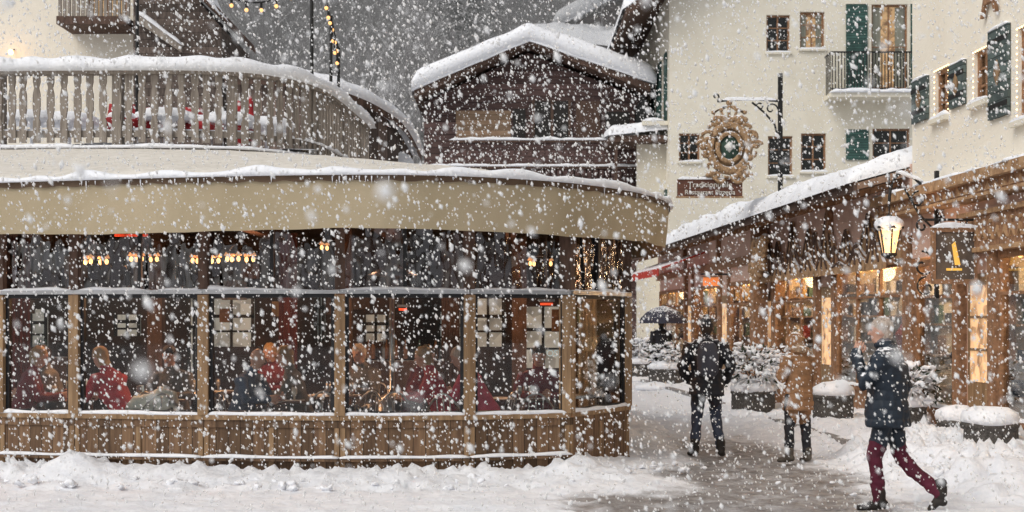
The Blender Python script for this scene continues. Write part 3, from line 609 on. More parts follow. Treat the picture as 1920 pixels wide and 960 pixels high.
def tchair(px,D,h):
    p=W(px,245,D); g=grp('terrace_chair'); b=MB(); x,y=p.x,p.y; z=4.17; c,s=math.cos(h),math.sin(h)
    T=lambda a,q,zz:(x+a*c-q*s,y+a*s+q*c,z+zz)
    for a,q in((-.22,-.2),(.22,-.2),(.22,.2),(-.22,.2)): b.tube([T(a*1.1,q*1.1,0),T(a,q,.42)],.015,STEEL,5)
    b.hexa([T(-.24,-.22,.3),T(.24,-.22,.3),T(.24,.24,.3),T(-.24,.24,.3),T(-.24,-.22,.45),T(.24,-.22,.45),T(.24,.24,.45),T(-.24,.24,.45)],RED)
    b.hexa([T(-.25,.2,.3),T(.25,.2,.3),T(.25,.26,.3),T(-.25,.26,.3),T(-.2,.3,.72),T(.2,.3,.72),T(.2,.35,.72),T(-.2,.35,.72)],RED)
    b.ball(T(0,0,.48),.2,SNOW,10,6,(1.1,1,.5)); b.obj('seat',g,True)
for a in((228,20.2,.2),(262,20.5,-.3),(380,20.6,.6)): tchair(*a)
def ttable(px,D):
    p=W(px,245,D); g=grp('terrace_table'); b=MB(); b.lathe((p.x,p.y,4.15),[(.2,0),(.03,.04),(.03,.45),(.45,.47),(.45,.51),(.43,.58),(.3,.64),(.05,.67)],SNOW,16); b.obj('top',g,True)
for a in((310,20.4),(430,20.8),(500,21.3),(60,20.6),(130,20.8)): ttable(*a)
def parasol(px,D,top):
    p=W(px,0,D); g=grp('folded_parasol'); b=MB(); b.tube([(p.x,p.y,4.1),(p.x,p.y,top+.1)],.025,GREYW,6)
    b.lathe((p.x,p.y,top),[(.11,-.7),(.15,-.6),(.10,-.35),(.07,-.15),(.02,0)],RED,10); b.obj('cloth',g,True)
parasol(447,20.8,5.0); parasol(468,21.3,5.15)
def festoon(px,ytop,ybot,D):
    g=grp('festoon_light_pole'); b=MB(); a=W(px,ybot,D); c=W(px+R.uniform(-2,2),ytop,D); b.tube([a-Vector((0,0,1.3)),c],.028,IRON,6); b.obj('pole',g); return c
c1=festoon(585,-60,120,20.6); c2=festoon(257,-70,95,20.4); c3=festoon(620,30,130,22.3); c4=festoon(634,90,150,22.9)
g=grp('festoon_lights'); b=MB()
def cat(a,c,sag,nbulb):
    pts=[a.lerp(c,i/20)-Vector((0,0,sag*4*(i/20)*(1-i/20))) for i in range(21)]; b.tube(pts,.012,IRON,4)
    for i in range(nbulb):
        q=pts[int((i+.5)*20/nbulb)]; b.tube([q,q-Vector((0,0,.08))],.02,IRON,5); b.ball((q.x,q.y,q.z-.12),.03,WARM2,7,5)
cat(W(610,-10,20.6),c3+Vector((0,0,-.03)),.05,3); cat(c3,c4,.05,3); cat(W(420,-12,20.6),W(560,-30,20.6),.2,5); cat(c3+Vector((0,0,-.2)),c3+Vector((.12,0,-.75)),.0,3)
b.obj('cable_and_bulbs',g)
ann=grp('curved_timber_annex'); b=MB(); sn=MB()
C2=crv([(-5.3,26.4),(-4.7,25.8),(-4.0,25.4),(-3.3,25.5),(-2.7,26.1),(-2.3,27.2),(-2.15,30)],8)
ANN=mat('annex_boards',(.19,.145,.12),(.10,.07,.06),.85,4,(6,6,.6),.5,plank=('X',.16),snow=.35)
k=len(C2)
def az(i): t=i/(k-1); return 6.25-1.0*t**1.5
V=[];Fc=[]
for i,q in enumerate(C2): V+= [Vector((q.x,q.y,0)),Vector((q.x,q.y,az(i)))]
for i in range(k-1): Fc.append((i*2,i*2+1,i*2+3,i*2+2))
b.add(V,Fc,ANN)
V=[];Fc=[]
for i,q in enumerate(C2):
    t=(C2[min(i+1,k-1)]-C2[max(i-1,0)]).normalized(); nn=Vector((t.y,-t.x,0))
    V+= [q+nn*.2+Vector((0,0,az(i)-.12)),q+nn*.2+Vector((0,0,az(i)+.02)),Vector((-4.4,29.5,az(i)+.25))]
for i in range(k-1): Fc+= [(i*3,i*3+1,i*3+4,i*3+3),(i*3+1,i*3+2,i*3+5,i*3+4)]
b.add(V,Fc,DARKV)
strip(sn,[q+Vector((.0,-.05,az(i)+.02)) for i,q in enumerate(C2)],.6,.24,.2,rag=.12)
V=[];Fc=[]
for i,q in enumerate(C2):
    for j in range(7):
        t=j/6; V.append(q.lerp(Vector((-4.4,29.5,0)),t)+Vector((0,0,az(i)+.2+.2*math.sin(t*1.57))))
for i in range(k-1):
    for j in range(6): Fc.append((i*7+j,i*7+j+1,i*7+8+j,i*7+7+j))
sn.add(V,Fc,SNOW)
b.obj('walls',ann); sn.obj('roof_snow',ann,True)
le=grp('timber_lean_to'); ll=MB(); slab(ll,(-2.7,27.5,5.1),(-1.9,27.5,4.5),(-1.9,33,4.7),(-2.7,33,5.4),.3); ll.box(-2.7,-2.0,27.6,33,0,4.4,ANN); 
ll.box(-2.0,-1.85,27.4,27.55,3.9,4.55,mat('teal_paint',(.12,.3,.36))); ll.obj('walls_and_roof',le,True)
# ================================================================= LEFT HOUSE
hs=grp('stucco_house'); b=MB(); sn=MB(); fr=Frame((-14,29),(-5.2,29)); D=29
def HX(px): return (px-960)/F*D+14
wall(b,fr,0,HX(250),0,12,[(HX(160),HX(238),7.9,9.5)],CREAM2); window(b,fr,HX(160),HX(238),7.9,9.5,BROWN,LITW)
b.fb(fr,HX(135),HX(262),.0,1.0,7.68,7.84,DARKV)
for i in range(16):
    a=HX(138)+i*.092; b.fb(fr,a,a+.06,.93,.98,7.84,8.6,GREYW)
b.fb(fr,HX(135),HX(262),.9,1.02,8.6,8.68,GREYW); strip(sn,[fr.P(HX(135),.96,8.68),fr.P(HX(262),.96,8.68)],.16,.1)
DV=mat('shingle_cladding',(.19,.15,.13),(.08,.06,.05),.85,5,(4,4,1),.6,plank=('Z',.14),snow=.5,snscale=12)
gf=Frame((-14,27.6),(-4,27.6))
GX=lambda px:(px-960)/F*27.6+14
GZ=lambda py:CH+(600-py)/F*27.6
b.fpoly(gf,[(GX(250),3),(GX(415),3),(GX(415),GZ(52)),(GX(345),GZ(-30)),(GX(250),GZ(-30))],-3,0,DV)
b.fpoly(gf,[(GX(428),GZ(48)),(GX(424),GZ(30)),(GX(330),GZ(-70)),(GX(318),GZ(-62))],-3,.7,DARKV)
strip(sn,[gf.P(GX(426),.3,GZ(42)),gf.P(GX(330),.3,GZ(-66))],1.0,.25)
b.fpoly(gf,[(GX(255),GZ(40)),(GX(262),GZ(28)),(GX(345),GZ(88)),(GX(345),GZ(102))],.1,.22,GREYW)
strip(sn,[gf.P(GX(262),.16,GZ(28)),gf.P(GX(345),.16,GZ(88))],.2,.08)
b.obj('walls_and_balcony',hs); sn.obj('snow',hs,True)
g=grp('wall_lamp'); bb=MB(); q=W(20,98,28.8); bb.ball(q,.06,WARM,8,6); bb.tube([q,q+Vector((0,.2,.1))],.015,IRON,5); bb.obj('bulb',g); pl(q.x,q.y-.3,q.z,2)
# ================================================================= CHALET
chm=grp('wooden_chalet'); b=MB(); sn=MB(); D=52; fr=Frame((0,D),(1,D)); X=lambda px:(px-960)/F*D; Z=lambda py:CH+(600-py)/F*D
CW=mat('chalet_boards',(.16,.10,.09),(.075,.047,.045),.85,4,(.5,3,7),.5,plank=('Z',.24),gap=.1,snow=.6,snscale=7)
ax_,az_=X(990),Z(92); lx,lz=X(780),Z(192); rx,rz=X(1215),Z(180)
b.fpoly(fr,[(X(795),0),(X(1205),0),(X(1205),Z(185)),(ax_,az_-.15),(X(795),Z(192))],-9,0,CW)
for (x0,z0),(x1,z1) in(((lx,lz),(ax_,az_)),((ax_,az_),(rx,rz))):
    b.fpoly(fr,[(x0,z0),(x1,z1),(x1,z1+.28),(x0,z0+.28)],-9.5,1.0,DARKV)
def gsnow(mbx,fr,A,Bp,o0,o1,th):
    slab(mbx,fr.P(A[0],o1,A[1]),fr.P(Bp[0],o1,Bp[1]),fr.P(Bp[0],o0,Bp[1]),fr.P(A[0],o0,A[1]),th,40,14,edge=.35,amp=.22)
    pts=resample([fr.P(A[0],o1-.2,A[1]),fr.P(Bp[0],o1-.2,Bp[1])],.2); k=len(pts)
    rs=[]
    for i,p in enumerate(pts):
        e=math.sqrt(min(1,(min(i,k-1-i)+.5)*.2/.35)) if i<3 or i>k-4 else 1
        rs.append([p+fr.n*(.35*math.cos(t))+Vector((0,0,th*.5*e+th*.52*e*(1+.25*nz(p,1.1))*math.sin(t))) for t in [6.2832*j/10 for j in range(10)]])
    mbx.rings(rs,SNOW)
gsnow(sn,fr,(lx-.1,lz+.28),(ax_+.25,az_+.20),-9.5,1.1,.66); gsnow(sn,fr,(ax_-.25,az_+.20),(rx+.2,rz+.28),-9.5,1.1,.66)
LW=mat('pale_boards',(.36,.25,.17),(.25,.16,.10),.8,4,(1,1,6),.3,plank=('Z',.2),snow=.3)
b.fb(fr,X(855),X(958),.0,.06,Z(268),Z(208),LW); b.fb(fr,X(962),X(985),0,.05,Z(262),Z(205),DARKIN)
b.fb(fr,X(1000),X(1070),.0,.05,Z(262),Z(190),DARKIN); b.fb(fr,X(1080),X(1125),0,.06,Z(262),Z(190),DARKV); b.fb(fr,X(1135),X(1180),0,.05,Z(262),Z(210),DARKIN)
for a in (1000,1035,1068): b.fb(fr,X(a)-.05,X(a)+.05,.05,.1,Z(262),Z(188),DARKV)
for z_,x0,x1 in((Z(312),845,1212),(Z(360),800,1212)):
    b.fb(fr,X(x0),X(x1),0,1.2,z_-.15,z_,DARKV)
    for i in range(int((X(x1)-X(x0))/.22)):
        a=X(x0)+i*.22; b.fb(fr,a+.01,a+.18,1.12,1.17,z_+.05,z_+.75,CW)
    b.fb(fr,X(x0),X(x1),1.08,1.22,z_+.75,z_+.83,DARKV); strip(sn,[fr.P(X(x0),1.15,z_+.83),fr.P(X(x1),1.15,z_+.83)],.2,.10,.2)
b.obj('walls_and_balconies',chm); sn.obj('roof_snow',chm,True)
ch2=grp('wooden_chalet'); b=MB(); sn=MB(); D2=70; fr=Frame((0,D2),(1,D2)); X2=lambda px:(px-960)/F*D2; Z2=lambda py:CH+(600-py)/F*D2
b.fpoly(fr,[(X2(1062),0),(X2(1260),0),(X2(1260),Z2(40)),(X2(1150),Z2(5)),(X2(1062),Z2(52))],-8,0,CW)
gsnow(sn,fr,(X2(1035),Z2(62)),(X2(1155),Z2(3)),-10,1.2,.8); gsnow(sn,fr,(X2(1155),Z2(3)),(X2(1270),Z2(50)),-10,1.2,.8)
X3=lambda px:(px-960)/F*62; Z3=lambda py:CH+(600-py)/F*62
slab(sn,(X3(985),62,Z3(68)),(X3(1230),62,Z3(95)),(X3(1230),70,Z3(15)),(X3(1120),70,Z3(0)),.6,30,16)
b.obj('walls',ch2); sn.obj('roof_snow',ch2,True)
# ================================================================= HOTEL
ho=grp('hotel_building'); b=MB(); sn=MB(); D=48; fr=Frame((0,D),(1,D)); X=lambda px:(px-960)/F*D; Z=lambda py:CH+(600-py)/F*D
wins=[(1437,1481,98,28,0,None),(1500,1546,92,22,1,LITW),(1273,1312,303,250,0,None),(1440,1486,330,255,0,None),(1502,1549,322,250,0,None),(1636,1706,320,241,0,None),(1440,1486,-40,-110,0,None)]
ops=[(X(a),X(c),Z(d),Z(e)) for a,c,d,e,_,_ in wins]+[(X(1634),X(1702),Z(166),Z(8))]
wall(b,fr,X(1255),X(1790),0,15,ops,CREAM,.3)
for a,c,d,e,cu,l in wins: window(b,fr,X(a),X(c),Z(d),Z(e),BROWN,l,cu==1)
window(b,fr,X(1634),X(1702),Z(166),Z(8),BROWN,LITW,True,1,1,False)
for a,c,d,e in((1586,1626,168,8),(1586,1628,300,243),(1707,1740,168,8)): b.fb(fr,X(a),X(c),.01,.06,Z(d),Z(e),GREEN)
zb=Z(182)
b.fb(fr,X(1545),X(1720),0,1.0,zb-.15,zb,CREAM)
for i in range(30):
    a=X(1548)+i*.105; b.fb(fr,a,a+.03,.93,.96,zb,zb+1.35,IRON)
b.fb(fr,X(1545),X(1720),.92,.97,zb+1.35,zb+1.4,IRON); b.fb(fr,X(1545),X(1720),.92,.97,zb+.12,zb+.15,IRON)
for o in (.2,.4,.6,.8): b.fb(fr,X(1546),X(1546)+.025,o,o+.025,zb,zb+1.35,IRON)
b.fb(fr,X(1546),X(1546)+.03,0,.95,zb+1.35,zb+1.4,IRON)
strip(sn,[fr.P(X(1545),.9,zb),fr.P(X(1720),.9,zb)],.35,.14)
sf=Frame((X(1255),D+.3),(X(1255),D+11),n=(-1,0))
wall(b,sf,0,10.7,0,15,[(1,2.1,Z(225),Z(90)),(3.6,4.6,Z(205),Z(90)),(1,2.1,4.4,6.3)],CREAM,.3)
for a,c,z0,z1 in((1,2.1,Z(225),Z(90)),(3.6,4.6,Z(205),Z(90)),(1,2.1,4.4,6.3)):
    window(b,sf,a,c,z0,z1,BROWN,None,False)
    b.fb(sf,a-.7,a-.02,.01,.06,z0,z1,GREEN); b.fb(sf,c+.02,c+.7,.01,.06,z0,z1,GREEN)
b.fb(sf,0,8,0,.9,Z(232),Z(224),CREAM); strip(sn,[sf.P(0,.5,Z(224)),sf.P(8,.5,Z(224))],.7,.15)
for i in range(20): b.fb(sf,.1+i*.4,.14+i*.4,.8,.84,Z(224),Z(175),IRON)
b.fb(sf,0,8,.78,.86,Z(175),Z(172),IRON)
b.hexa([(X(1255)-1.6,D-1,12.0),(X(1255)+3,D-1,15.2),(X(1255)+3,D+11,15.2),(X(1255)-1.6,D+11,12.0),(X(1255)-1.6,D-1,12.25),(X(1255)+3,D-1,15.45),(X(1255)+3,D+11,15.45),(X(1255)-1.6,D+11,12.25)],DARKV)
slab(sn,(X(1255)-1.7,D-1,12.25),(X(1255)+3,D-1,15.45),(X(1255)+3,D+11,15.45),(X(1255)-1.7,D+11,12.25),.45)
b.box(X(1145),X(1255),D+.5,D+3,Z(262),Z(250),DARKV); slab(sn,(X(1142),D+.4,Z(250)),(X(1256),D+.4,Z(238)),(X(1256),D+3,Z(225)),(X(1142),D+3,Z(236)),.3)
b.box(X(1155),X(1160),D+.6,D+.8,0,Z(262),DARKV); b.box(X(1200),X(1255),D+1.2,D+1.4,0,Z(262),CREAM)
b.obj('walls_windows_balcony',ho); sn.obj('snow',ho,True)
# ================================================================= RIGHT STREET FACADE
FR=Frame((6.9,0),(6.9-2.5,50),n=(-1,-.05))
sh=grp('timber_shop_row'); b=MB(); sn=MB(); gl=MB()
S0,S1=20.45,44.5
GOODC=[mat('goods_'+n,c,rough=.6) for n,c in(('cream',(.7,.62,.5)),('brown',(.3,.18,.10)),('red',(.40,.06,.05)),('dark',(.07,.06,.06)),('green',(.10,.17,.11)),('white',(.8,.78,.74)),('ochre',(.5,.33,.14)),('navy',(.06,.08,.15)))]
def shopfront(b,gl,s0,s1,z0,z1,frm,bars,zbot=.55):
    b.fb(FR,s0,s1,-.12,.0,z0,zbot,frm)
    b.fb(FR,s0,s0+.07,-.05,.025,zbot,z1,frm); b.fb(FR,s1-.07,s1,-.05,.025,zbot,z1,frm); b.fb(FR,s0+.07,s1-.07,-.05,.025,z1-.09,z1,frm); b.fb(FR,s0+.07,s1-.07,-.05,.05,zbot,zbot+.07,frm)
    for i in range(1,bars): 
        c=s0+(s1-s0)*i/bars; b.fb(FR,c-.03,c+.03,-.03,.015,zbot+.07,z1-.09,frm)
    b.fb(FR,s0+.07,s1-.07,-.03,.014,z1-.55,z1-.51,frm)
    gl.fb(FR,s0+.07,s1-.07,-.02,-.015,zbot+.07,z1-.09,GL)
    strip(b,[FR.P(s0,.03,zbot+.07),FR.P(s1,.03,zbot+.07)],.08,.04)
    dp=1.25
    gl.fb(FR,s0-.1,s1+.1,-dp-.05,-dp,.1,z1+.3,PINKIN); gl.fb(FR,s0-.1,s1+.1,-dp,-.12,z0-.02,zbot-.02,OAK); gl.fb(FR,s0-.1,s1+.1,-dp,-.06,z1+.2,z1+.25,CREAM2)
    gl.fb(FR,s0-.12,s0-.1,-dp,-.06,.1,z1+.2,PINKIN); gl.fb(FR,s1+.1,s1+.12,-dp,-.06,.1,z1+.2,PINKIN)
    # shelving on the end wall and back wall, with goods
    for zz in (zbot+.3,zbot+.75,zbot+1.2,zbot+1.6):
        if zz>z1-.3: continue
        gl.fb(FR,s1-.2,s1+.09,-dp+.05,-.12,zz,zz+.03,OAK)
        o=-dp+.1
        while o<-.25:
            w=R.uniform(.07,.18); gl.fb(FR,s1-.14,s1+.05,o,o+w,zz+.03,zz+.03+R.uniform(.1,.34),R.choice(GOODC)); o+=w+R.uniform(.02,.08)
        gl.fb(FR,s0,s1-.25,-dp+.01,-dp+.3,zz,zz+.03,OAK)
        a=s0+.1
        while a<s1-.5:
            w=R.uniform(.1,.28); gl.fb(FR,a,a+w,-dp+.05,-dp+.26,zz+.03,zz+.03+R.uniform(.12,.36),R.choice(GOODC)); a+=w+R.uniform(.03,.25)
    a=s0+.25
    while a<s1-.5:
        if R.random()<.85:
            hh=R.uniform(.4,1.2); c=FR.P(a,R.uniform(-.55,-.25),zbot); gl.lathe(c,[(.1,0),(.13,.05),(.14,hh*.4),(.1,hh*.55),(.17,hh*.8),(.06,hh*.95),(.07,hh),(.01,hh+.08)],R.choice(GOODC),10)
        a+=R.uniform(.3,.6)
    for k in range(int((s1-s0)/.6)+1):
        q=FR.P(s0+.2+k*.6,-.3,z1-.05); gl.ball(q,.03,WARM,7,5); gl.tube([q+Vector((0,0,.03)),q+Vector((0,0,.25))],.008,IRON,4)
    m_=(s0+s1)/2
    for q_ in ([m_] if s1-s0<2.6 else [s0+(s1-s0)*.27,s0+(s1-s0)*.73]):
        q=FR.P(q_,-.55,z1-.1); pl(q.x,q.y,q.z,50,(1,.68,.40),.15)
edges=[20.6,24.4,25.6,28.9,29.9,33.4,34.6,38.2,39.4,44.2]
for i,(a,c) in enumerate(zip(edges,edges[1:])):
    b.fb(FR,a-.1,a+.1,-.2,.05,0,2.95,BROWN)
    if (c-a)>1.5: shopfront(b,gl,a+.1,c-.1,.1,2.6,BROWN,3); b.fb(FR,a+.1,c-.1,-.15,-.0,2.6,2.95,PINK)
    else:
        b.fb(FR,a+.1,c-.1,-.2,-.05,.1,2.95,PINK); b.fb(FR,a+.2,c-.2,-.05,-.02,.12,2.3,OAK); b.fb(FR,a+.3,c-.3,-.02,-.01,.9,2.1,LITW)
b.fb(FR,S0,S1,-.2,.0,2.95,4.0,PINK)
b.fb(FR,29.4,S1,0,.06,2.95,3.15,BROWN)
b.fb(FR,29.26,29.54,.05,.35,0,3.7,BROWN)
for s in (24.6,34.5,39.3): b.fb(FR,s-.08,s+.08,0,.1,3.1,3.7,BROWN)
def RP(s,o,z): return FR.P(s,o,z)
ze=3.72
SOF=mat('soffit_boards',(.32,.21,.15),(.20,.125,.085),.75,4,(4,4,1),.3)
b.hexa([RP(S0+.02,.8,ze-.10),RP(S1,.8,ze-.10),RP(S1,-5,ze+1.45),RP(S0+.02,-5,ze+1.45),RP(S0+.02,.8,ze),RP(S1,.8,ze),RP(S1,-5,ze+1.6),RP(S0+.02,-5,ze+1.6)],SOF)
s=20.8
while s<44: b.hexa([RP(s,.76,ze-.2),RP(s+.1,.76,ze-.2),RP(s+.1,.0,ze-.0),RP(s,.0,ze-.0),RP(s,.76,ze-.105),RP(s+.1,.76,ze-.105),RP(s+.1,0,ze+.1),RP(s,0,ze+.1)],BROWN); s+=.8
b.fb(FR,S0+.02,S1,.8,.85,ze-.13,ze+.02,DARKV)
for (sa,sb,th) in((S0+.05,26.5,.22),(26.4,31,.27),(30.8,37,.30),(36.8,S1,.24)):
    slab(sn,RP(sa,.93,ze+.01),RP(sb,.93,ze+.01),RP(sb,-5,ze+1.63),RP(sa,-5,ze+1.63),th,60,20,amp=.5,edge=.22)
for s in (24.5,27.2,31,34): 
    q=RP(s,R.uniform(-.2,.1),ze+.2); sn.ball(q,.32,SNOW,12,8,(.8,1.5,.5))
b.fb(FR,S0+.05,S1,-6,-.25,0,.08,BRNIN); b.fb(FR,S0+.05,S1,-3,-2.6,0,5,BRNIN)
b.hexa([RP(36,1.3,3.0),RP(44,1.3,3.0),RP(44,.05,3.45),RP(36,.05,3.45),RP(36,1.3,3.04),RP(44,1.3,3.04),RP(44,.05,3.5),RP(36,.05,3.5)],DRED)
b.fb(FR,36,44,1.3,1.32,2.85,3.04,DRED)
b.obj('timber_facade',sh); gl.obj('display_windows',sh); sn.obj('roof_snow',sh,True)
g=grp('carved_mountain_frieze'); b=MB()
for k,(o,m_,zb_,seed) in enumerate(((.07,CARVE,2.62,3),(.14,BROWN,2.54,5),(.21,CARVE,2.48,8))):
    rr=random.Random(seed); s=20.7+.2*k
    while s<28.4:
        w=rr.uniform(.8,1.5); hgt=rr.uniform(.5,.95)-k*.22
        pts=[(s,zb_),(s,zb_+.1)]; nst=5
        for i in range(1,nst): pts.append((s+w*.5*i/nst,zb_+.1+hgt*i/nst*rr.uniform(.75,1.05)))
        pts.append((s+w*.5,zb_+.1+hgt))
        for i in range(1,nst): pts.append((s+w*.5+w*.5*i/nst,zb_+.1+hgt*(1-i/nst)*rr.uniform(.8,1.1)))
        pts+= [(s+w,zb_+.1),(s+w,zb_)]
        b.fpoly(FR,pts,o-.05,o,m_)
        # carved ridge lines on each peak
        for e in(-.3,.0,.3): b.tube([FR.P(s+w*.5,o+.005,zb_+.08+hgt),FR.P(s+w*(.5+e),o+.012,zb_+.12)],.022,DARKV,4)
        s+=w*.9
b.obj('carving',g)
g=grp('carved_scroll_ornament'); b=MB()
for c_,r_ in (((28.6,3.1),.3),((28.3,2.75),.24),((28.9,2.7),.22),((27.9,3.1),.18)):
    b.tube(spiral(FR,c_,.45,r_,.05,0,7.5),.06,CARVE,6)
for i in range(14): 
    q=FR.P(28.4+R.uniform(-.5,.5),.42,2.85+R.uniform(-.4,.5)); b.ball(q,R.uniform(.06,.12),CARVE,7,5)
b.obj('carving',g,True)
nb=grp('cream_shop_building'); b=MB(); sn=MB(); gl=MB()
E0,E1=9.5,20.4
def SP(px): return FR.at(px)
up=[(1753,1779,220,128),(1826,1856,190,92),(1908,1990,215,35)]
ops=[]
for a,c,y1,y0 in up:
    s1_,s0_=SP(a),SP(c); zc=[FR.z(y1,(s0_+s1_)/2),FR.z(y0,(s0_+s1_)/2)]; ops.append((s0_,s1_,zc[0],zc[1]))
wall(b,FR,E0,E1,3.55,11,ops,CREAM2,.3)
BL=emat('window_lights',(1,.66,.3),5)
for o_ in ops:
    window(b,FR,*o_,BROWN,LITW if o_ is ops[1] else None,True,depth=.08)
    s0_,s1_,z0,z1=o_; pts=resample([FR.P(s0_,.01,z0),FR.P(s0_,.01,z1),FR.P(s1_,.01,z1),FR.P(s1_,.01,z0),FR.P(s0_,.01,z0)],.07)
    for q in pts: b.ball(q,.010,BL,4,3)
for a,c,y1,y0 in((1715,1743,228,148),(1785,1813,200,118),(1859,1896,220,52)):
    s1_,s0_=SP(a),SP(c); mid=(s0_+s1_)/2; z0,z1=FR.z(y1,mid),FR.z(y0,mid)
    b.fb(FR,s0_,s1_,.01,.05,z0,z1,SHUT)
    for zz in (z0+.12,z1-.18): b.fb(FR,s0_,s1_,.05,.06,zz,zz+.06,IRON)
    cz=(z0+z1)/2; b.fpoly(FR,[(mid-.1,cz),(mid,cz-.16),(mid+.1,cz),(mid,cz+.16)],.05,.065,OAK)
    strip(sn,[FR.P(s0_,.03,z1),FR.P(s1_,.03,z1)],.06,.035)
ef=Frame(tuple(FR.P(E1,0,0).xy),tuple(FR.P(E1,-7,0).xy),n=tuple(FR.u.xy)); b.fb(ef,.3,7,-.3,0,0,11,CREAM2)
def band(z0,z1,o0,o1,m_): b.fb(FR,E0,E1+.9,o0,o1,z0,z1,m_)
band(3.42,3.55,0,.36,CARVE); band(3.26,3.42,.0,.26,BROWN); band(3.22,3.26,0,.32,CARVE)
b.fb(FR,E0,E1,-.25,0,2.95,3.55,PINK)
strip(sn,[FR.P(E0,.2,3.55),FR.P(E1+.9,.2,3.55)],.3,.035,rag=.9)
s=E0+.1
while s<E1+.8:
    b.fpoly(FR,[(s,3.29),(s+.09,3.39),(s+.18,3.29)],.26,.28,CARVE); s+=.24
b.fb(FR,E0,18.2,0,.12,2.62,3.02,BROWN); b.fb(FR,E0,18.2,0,.17,3.02,3.08,CARVE); b.fb(FR,E0,18.2,0,.15,2.56,2.62,CARVE)
s=E0+.1
while s<18.05:
    b.fpoly(FR,[(s,2.7),(s+.08,2.86),(s+.16,2.7),(s+.08,2.78)],.12,.15,CARVE)
    q=FR.P(s+.08,.13,2.93); b.ball(q,.03,CARVE,6,4); s+=.22
b.fb(FR,18.2,E1,-.25,0,2.6,2.95,PINK)
ed=[10,12.6,15.2,17.3,18.5,20.3]
for i,(a,c) in enumerate(zip(ed,ed[1:])):
    b.fb(FR,c-.1,c+.1,-.2,.08,0,2.58,BROWN); b.fb(FR,c-.13,c+.13,-.2,.12,.0,.3,BROWN)
    if i==3: 
        b.fb(FR,a+.1,c-.1,-.15,-.05,.1,2.56,PINK); b.fb(FR,a+.2,c-.2,-.05,-.02,.12,2.3,OAK); b.fb(FR,a+.32,c-.32,-.02,-.01,.9,2.15,LITW)
        for zz in(1.3,1.72): b.fb(FR,a+.32,c-.32,-.01,.005,zz,zz+.035,OAK)
    else: shopfront(b,gl,a+.1,c-.1,.1,2.56,BROWN,1,.42)
b.fb(FR,E0,E1,-6,-.25,0,.08,BRNIN); b.fb(FR,E0,E1,-3,-2.7,0,3.5,BRNIN)
b.obj('walls_and_shopfront',nb); gl.obj('display_windows',nb); sn.obj('snow',nb,True)
q=FR.P(SP(1862),.05,FR.z(28,SP(1862))); ang=math.atan2(FR.u.y,FR.u.x)
text('A',.75,q,ang+math.pi,BROWN,nb,'letter_on_wall',extr=.02)
kb=MB(); kb.fb(FR,14,46,1.55,1.7,0,.14,mat('granite_kerb',(.3,.29,.28),(.2,.19,.19),.8,20)); kb.obj('kerb')
la=grp('street_lamp'); b=MB(); sx=19.1; lf=Frame(tuple(FR.P(sx,0,0).xy),tuple(FR.P(sx,1,0).xy),n=tuple(-FR.u.xy))
b.fb(lf,.08,.13,-.03,.03,2.0,3.75,IRON); b.fb(lf,0,.08,-.02,.02,2.3,2.34,IRON); b.fb(lf,0,.08,-.02,.02,3.1,3.14,IRON)
ctr=.77
b.tube([lf.P(.1,0,3.3)]+[lf.P(.1+(ctr-.1)*math.sin(t*math.pi/20),0,3.3+.42*math.sin(t*.314)) for t in range(1,11)],.022,IRON,6)
b.tube([lf.P(.1,0,2.9),lf.P(.35,0,3.15),lf.P(.55,0,3.5)],.016,IRON,6)
b.tube(spiral(lf,(.36,3.35),0,.15,.03,3.1,-4),.015,IRON,5); b.tube(spiral(lf,(.3,2.45),0,.2,.03,1.5,8),.016,IRON,5); b.tube(spiral(lf,(.25,2.15),0,.15,.03,1.5,-5),.016,IRON,5)
zt=3.12
c=lf.P(ctr,0,0); b.tube([lf.P(ctr,0,zt+.6),lf.P(ctr,0,zt)],.01,IRON,5)
def hexring(r,z): return [Vector((c.x+r*math.cos(6.2832*(j+.5)/6),c.y+r*math.sin(6.2832*(j+.5)/6),z)) for j in range(6)]
b.rings([hexring(.20,zt-.17),hexring(.21,zt-.14),hexring(.06,zt-.02),hexring(.03,zt+.03)],IRON)
for j in range(6): b.tube([hexring(.16,zt-.17)[j],hexring(.095,zt-.5)[j]],.012,IRON,4)
b.rings([hexring(.11,zt-.5),hexring(.11,zt-.53),hexring(.03,zt-.58)],IRON)
LG=emat('frosted_lamp_glass',(1,.66,.34),.7); b.rings([hexring(.15,zt-.18),hexring(.09,zt-.5)],LG)
b.obj('lantern_and_bracket',la)
b=MB(); b.ball((c.x,c.y,zt-.11),.2,SNOW,12,8,(1.05,1.05,.6)); strip(b,[lf.P(.3,0,3.6),lf.P(ctr-.1,0,3.72)],.06,.07); b.obj('snow_cap',la,True)
pl(c.x,c.y-.3,zt-.35,8)
sg=grp('hanging_shop_sign'); b=MB(); s=17.75; hf=Frame(tuple(FR.P(s,0,0).xy),tuple(FR.P(s,1,0).xy),n=tuple(-FR.u.xy))
DKG=mat('sign_board_dark',(.16,.12,.09),(.08,.06,.05),.6)
b.fb(hf,.12,.62,-.03,.03,2.22,2.82,DKG); b.fb(hf,.08,.66,-.045,.045,2.82,2.88,BROWN); b.fb(hf,.08,.66,-.045,.045,2.16,2.22,BROWN); b.fb(hf,.08,.12,-.045,.045,2.22,2.82,BROWN); b.fb(hf,.62,.66,-.045,.045,2.22,2.82,BROWN)
b.fpoly(hf,[(.30,2.40),(.37,2.40),(.41,2.66),(.37,2.7)],.03,.045,YEL); b.fb(hf,.28,.48,.03,.04,2.33,2.36,YEL)
b.tube([hf.P(0,0,2.98),hf.P(.75,0,2.98)],.018,IRON,6); b.tube(spiral(hf,(.78,2.9),0,.09,.02,1.5,-4),.014,IRON,5)
for a in(.2,.55): b.tube([hf.P(a,0,2.98),hf.P(a,0,2.88)],.01,IRON,4)
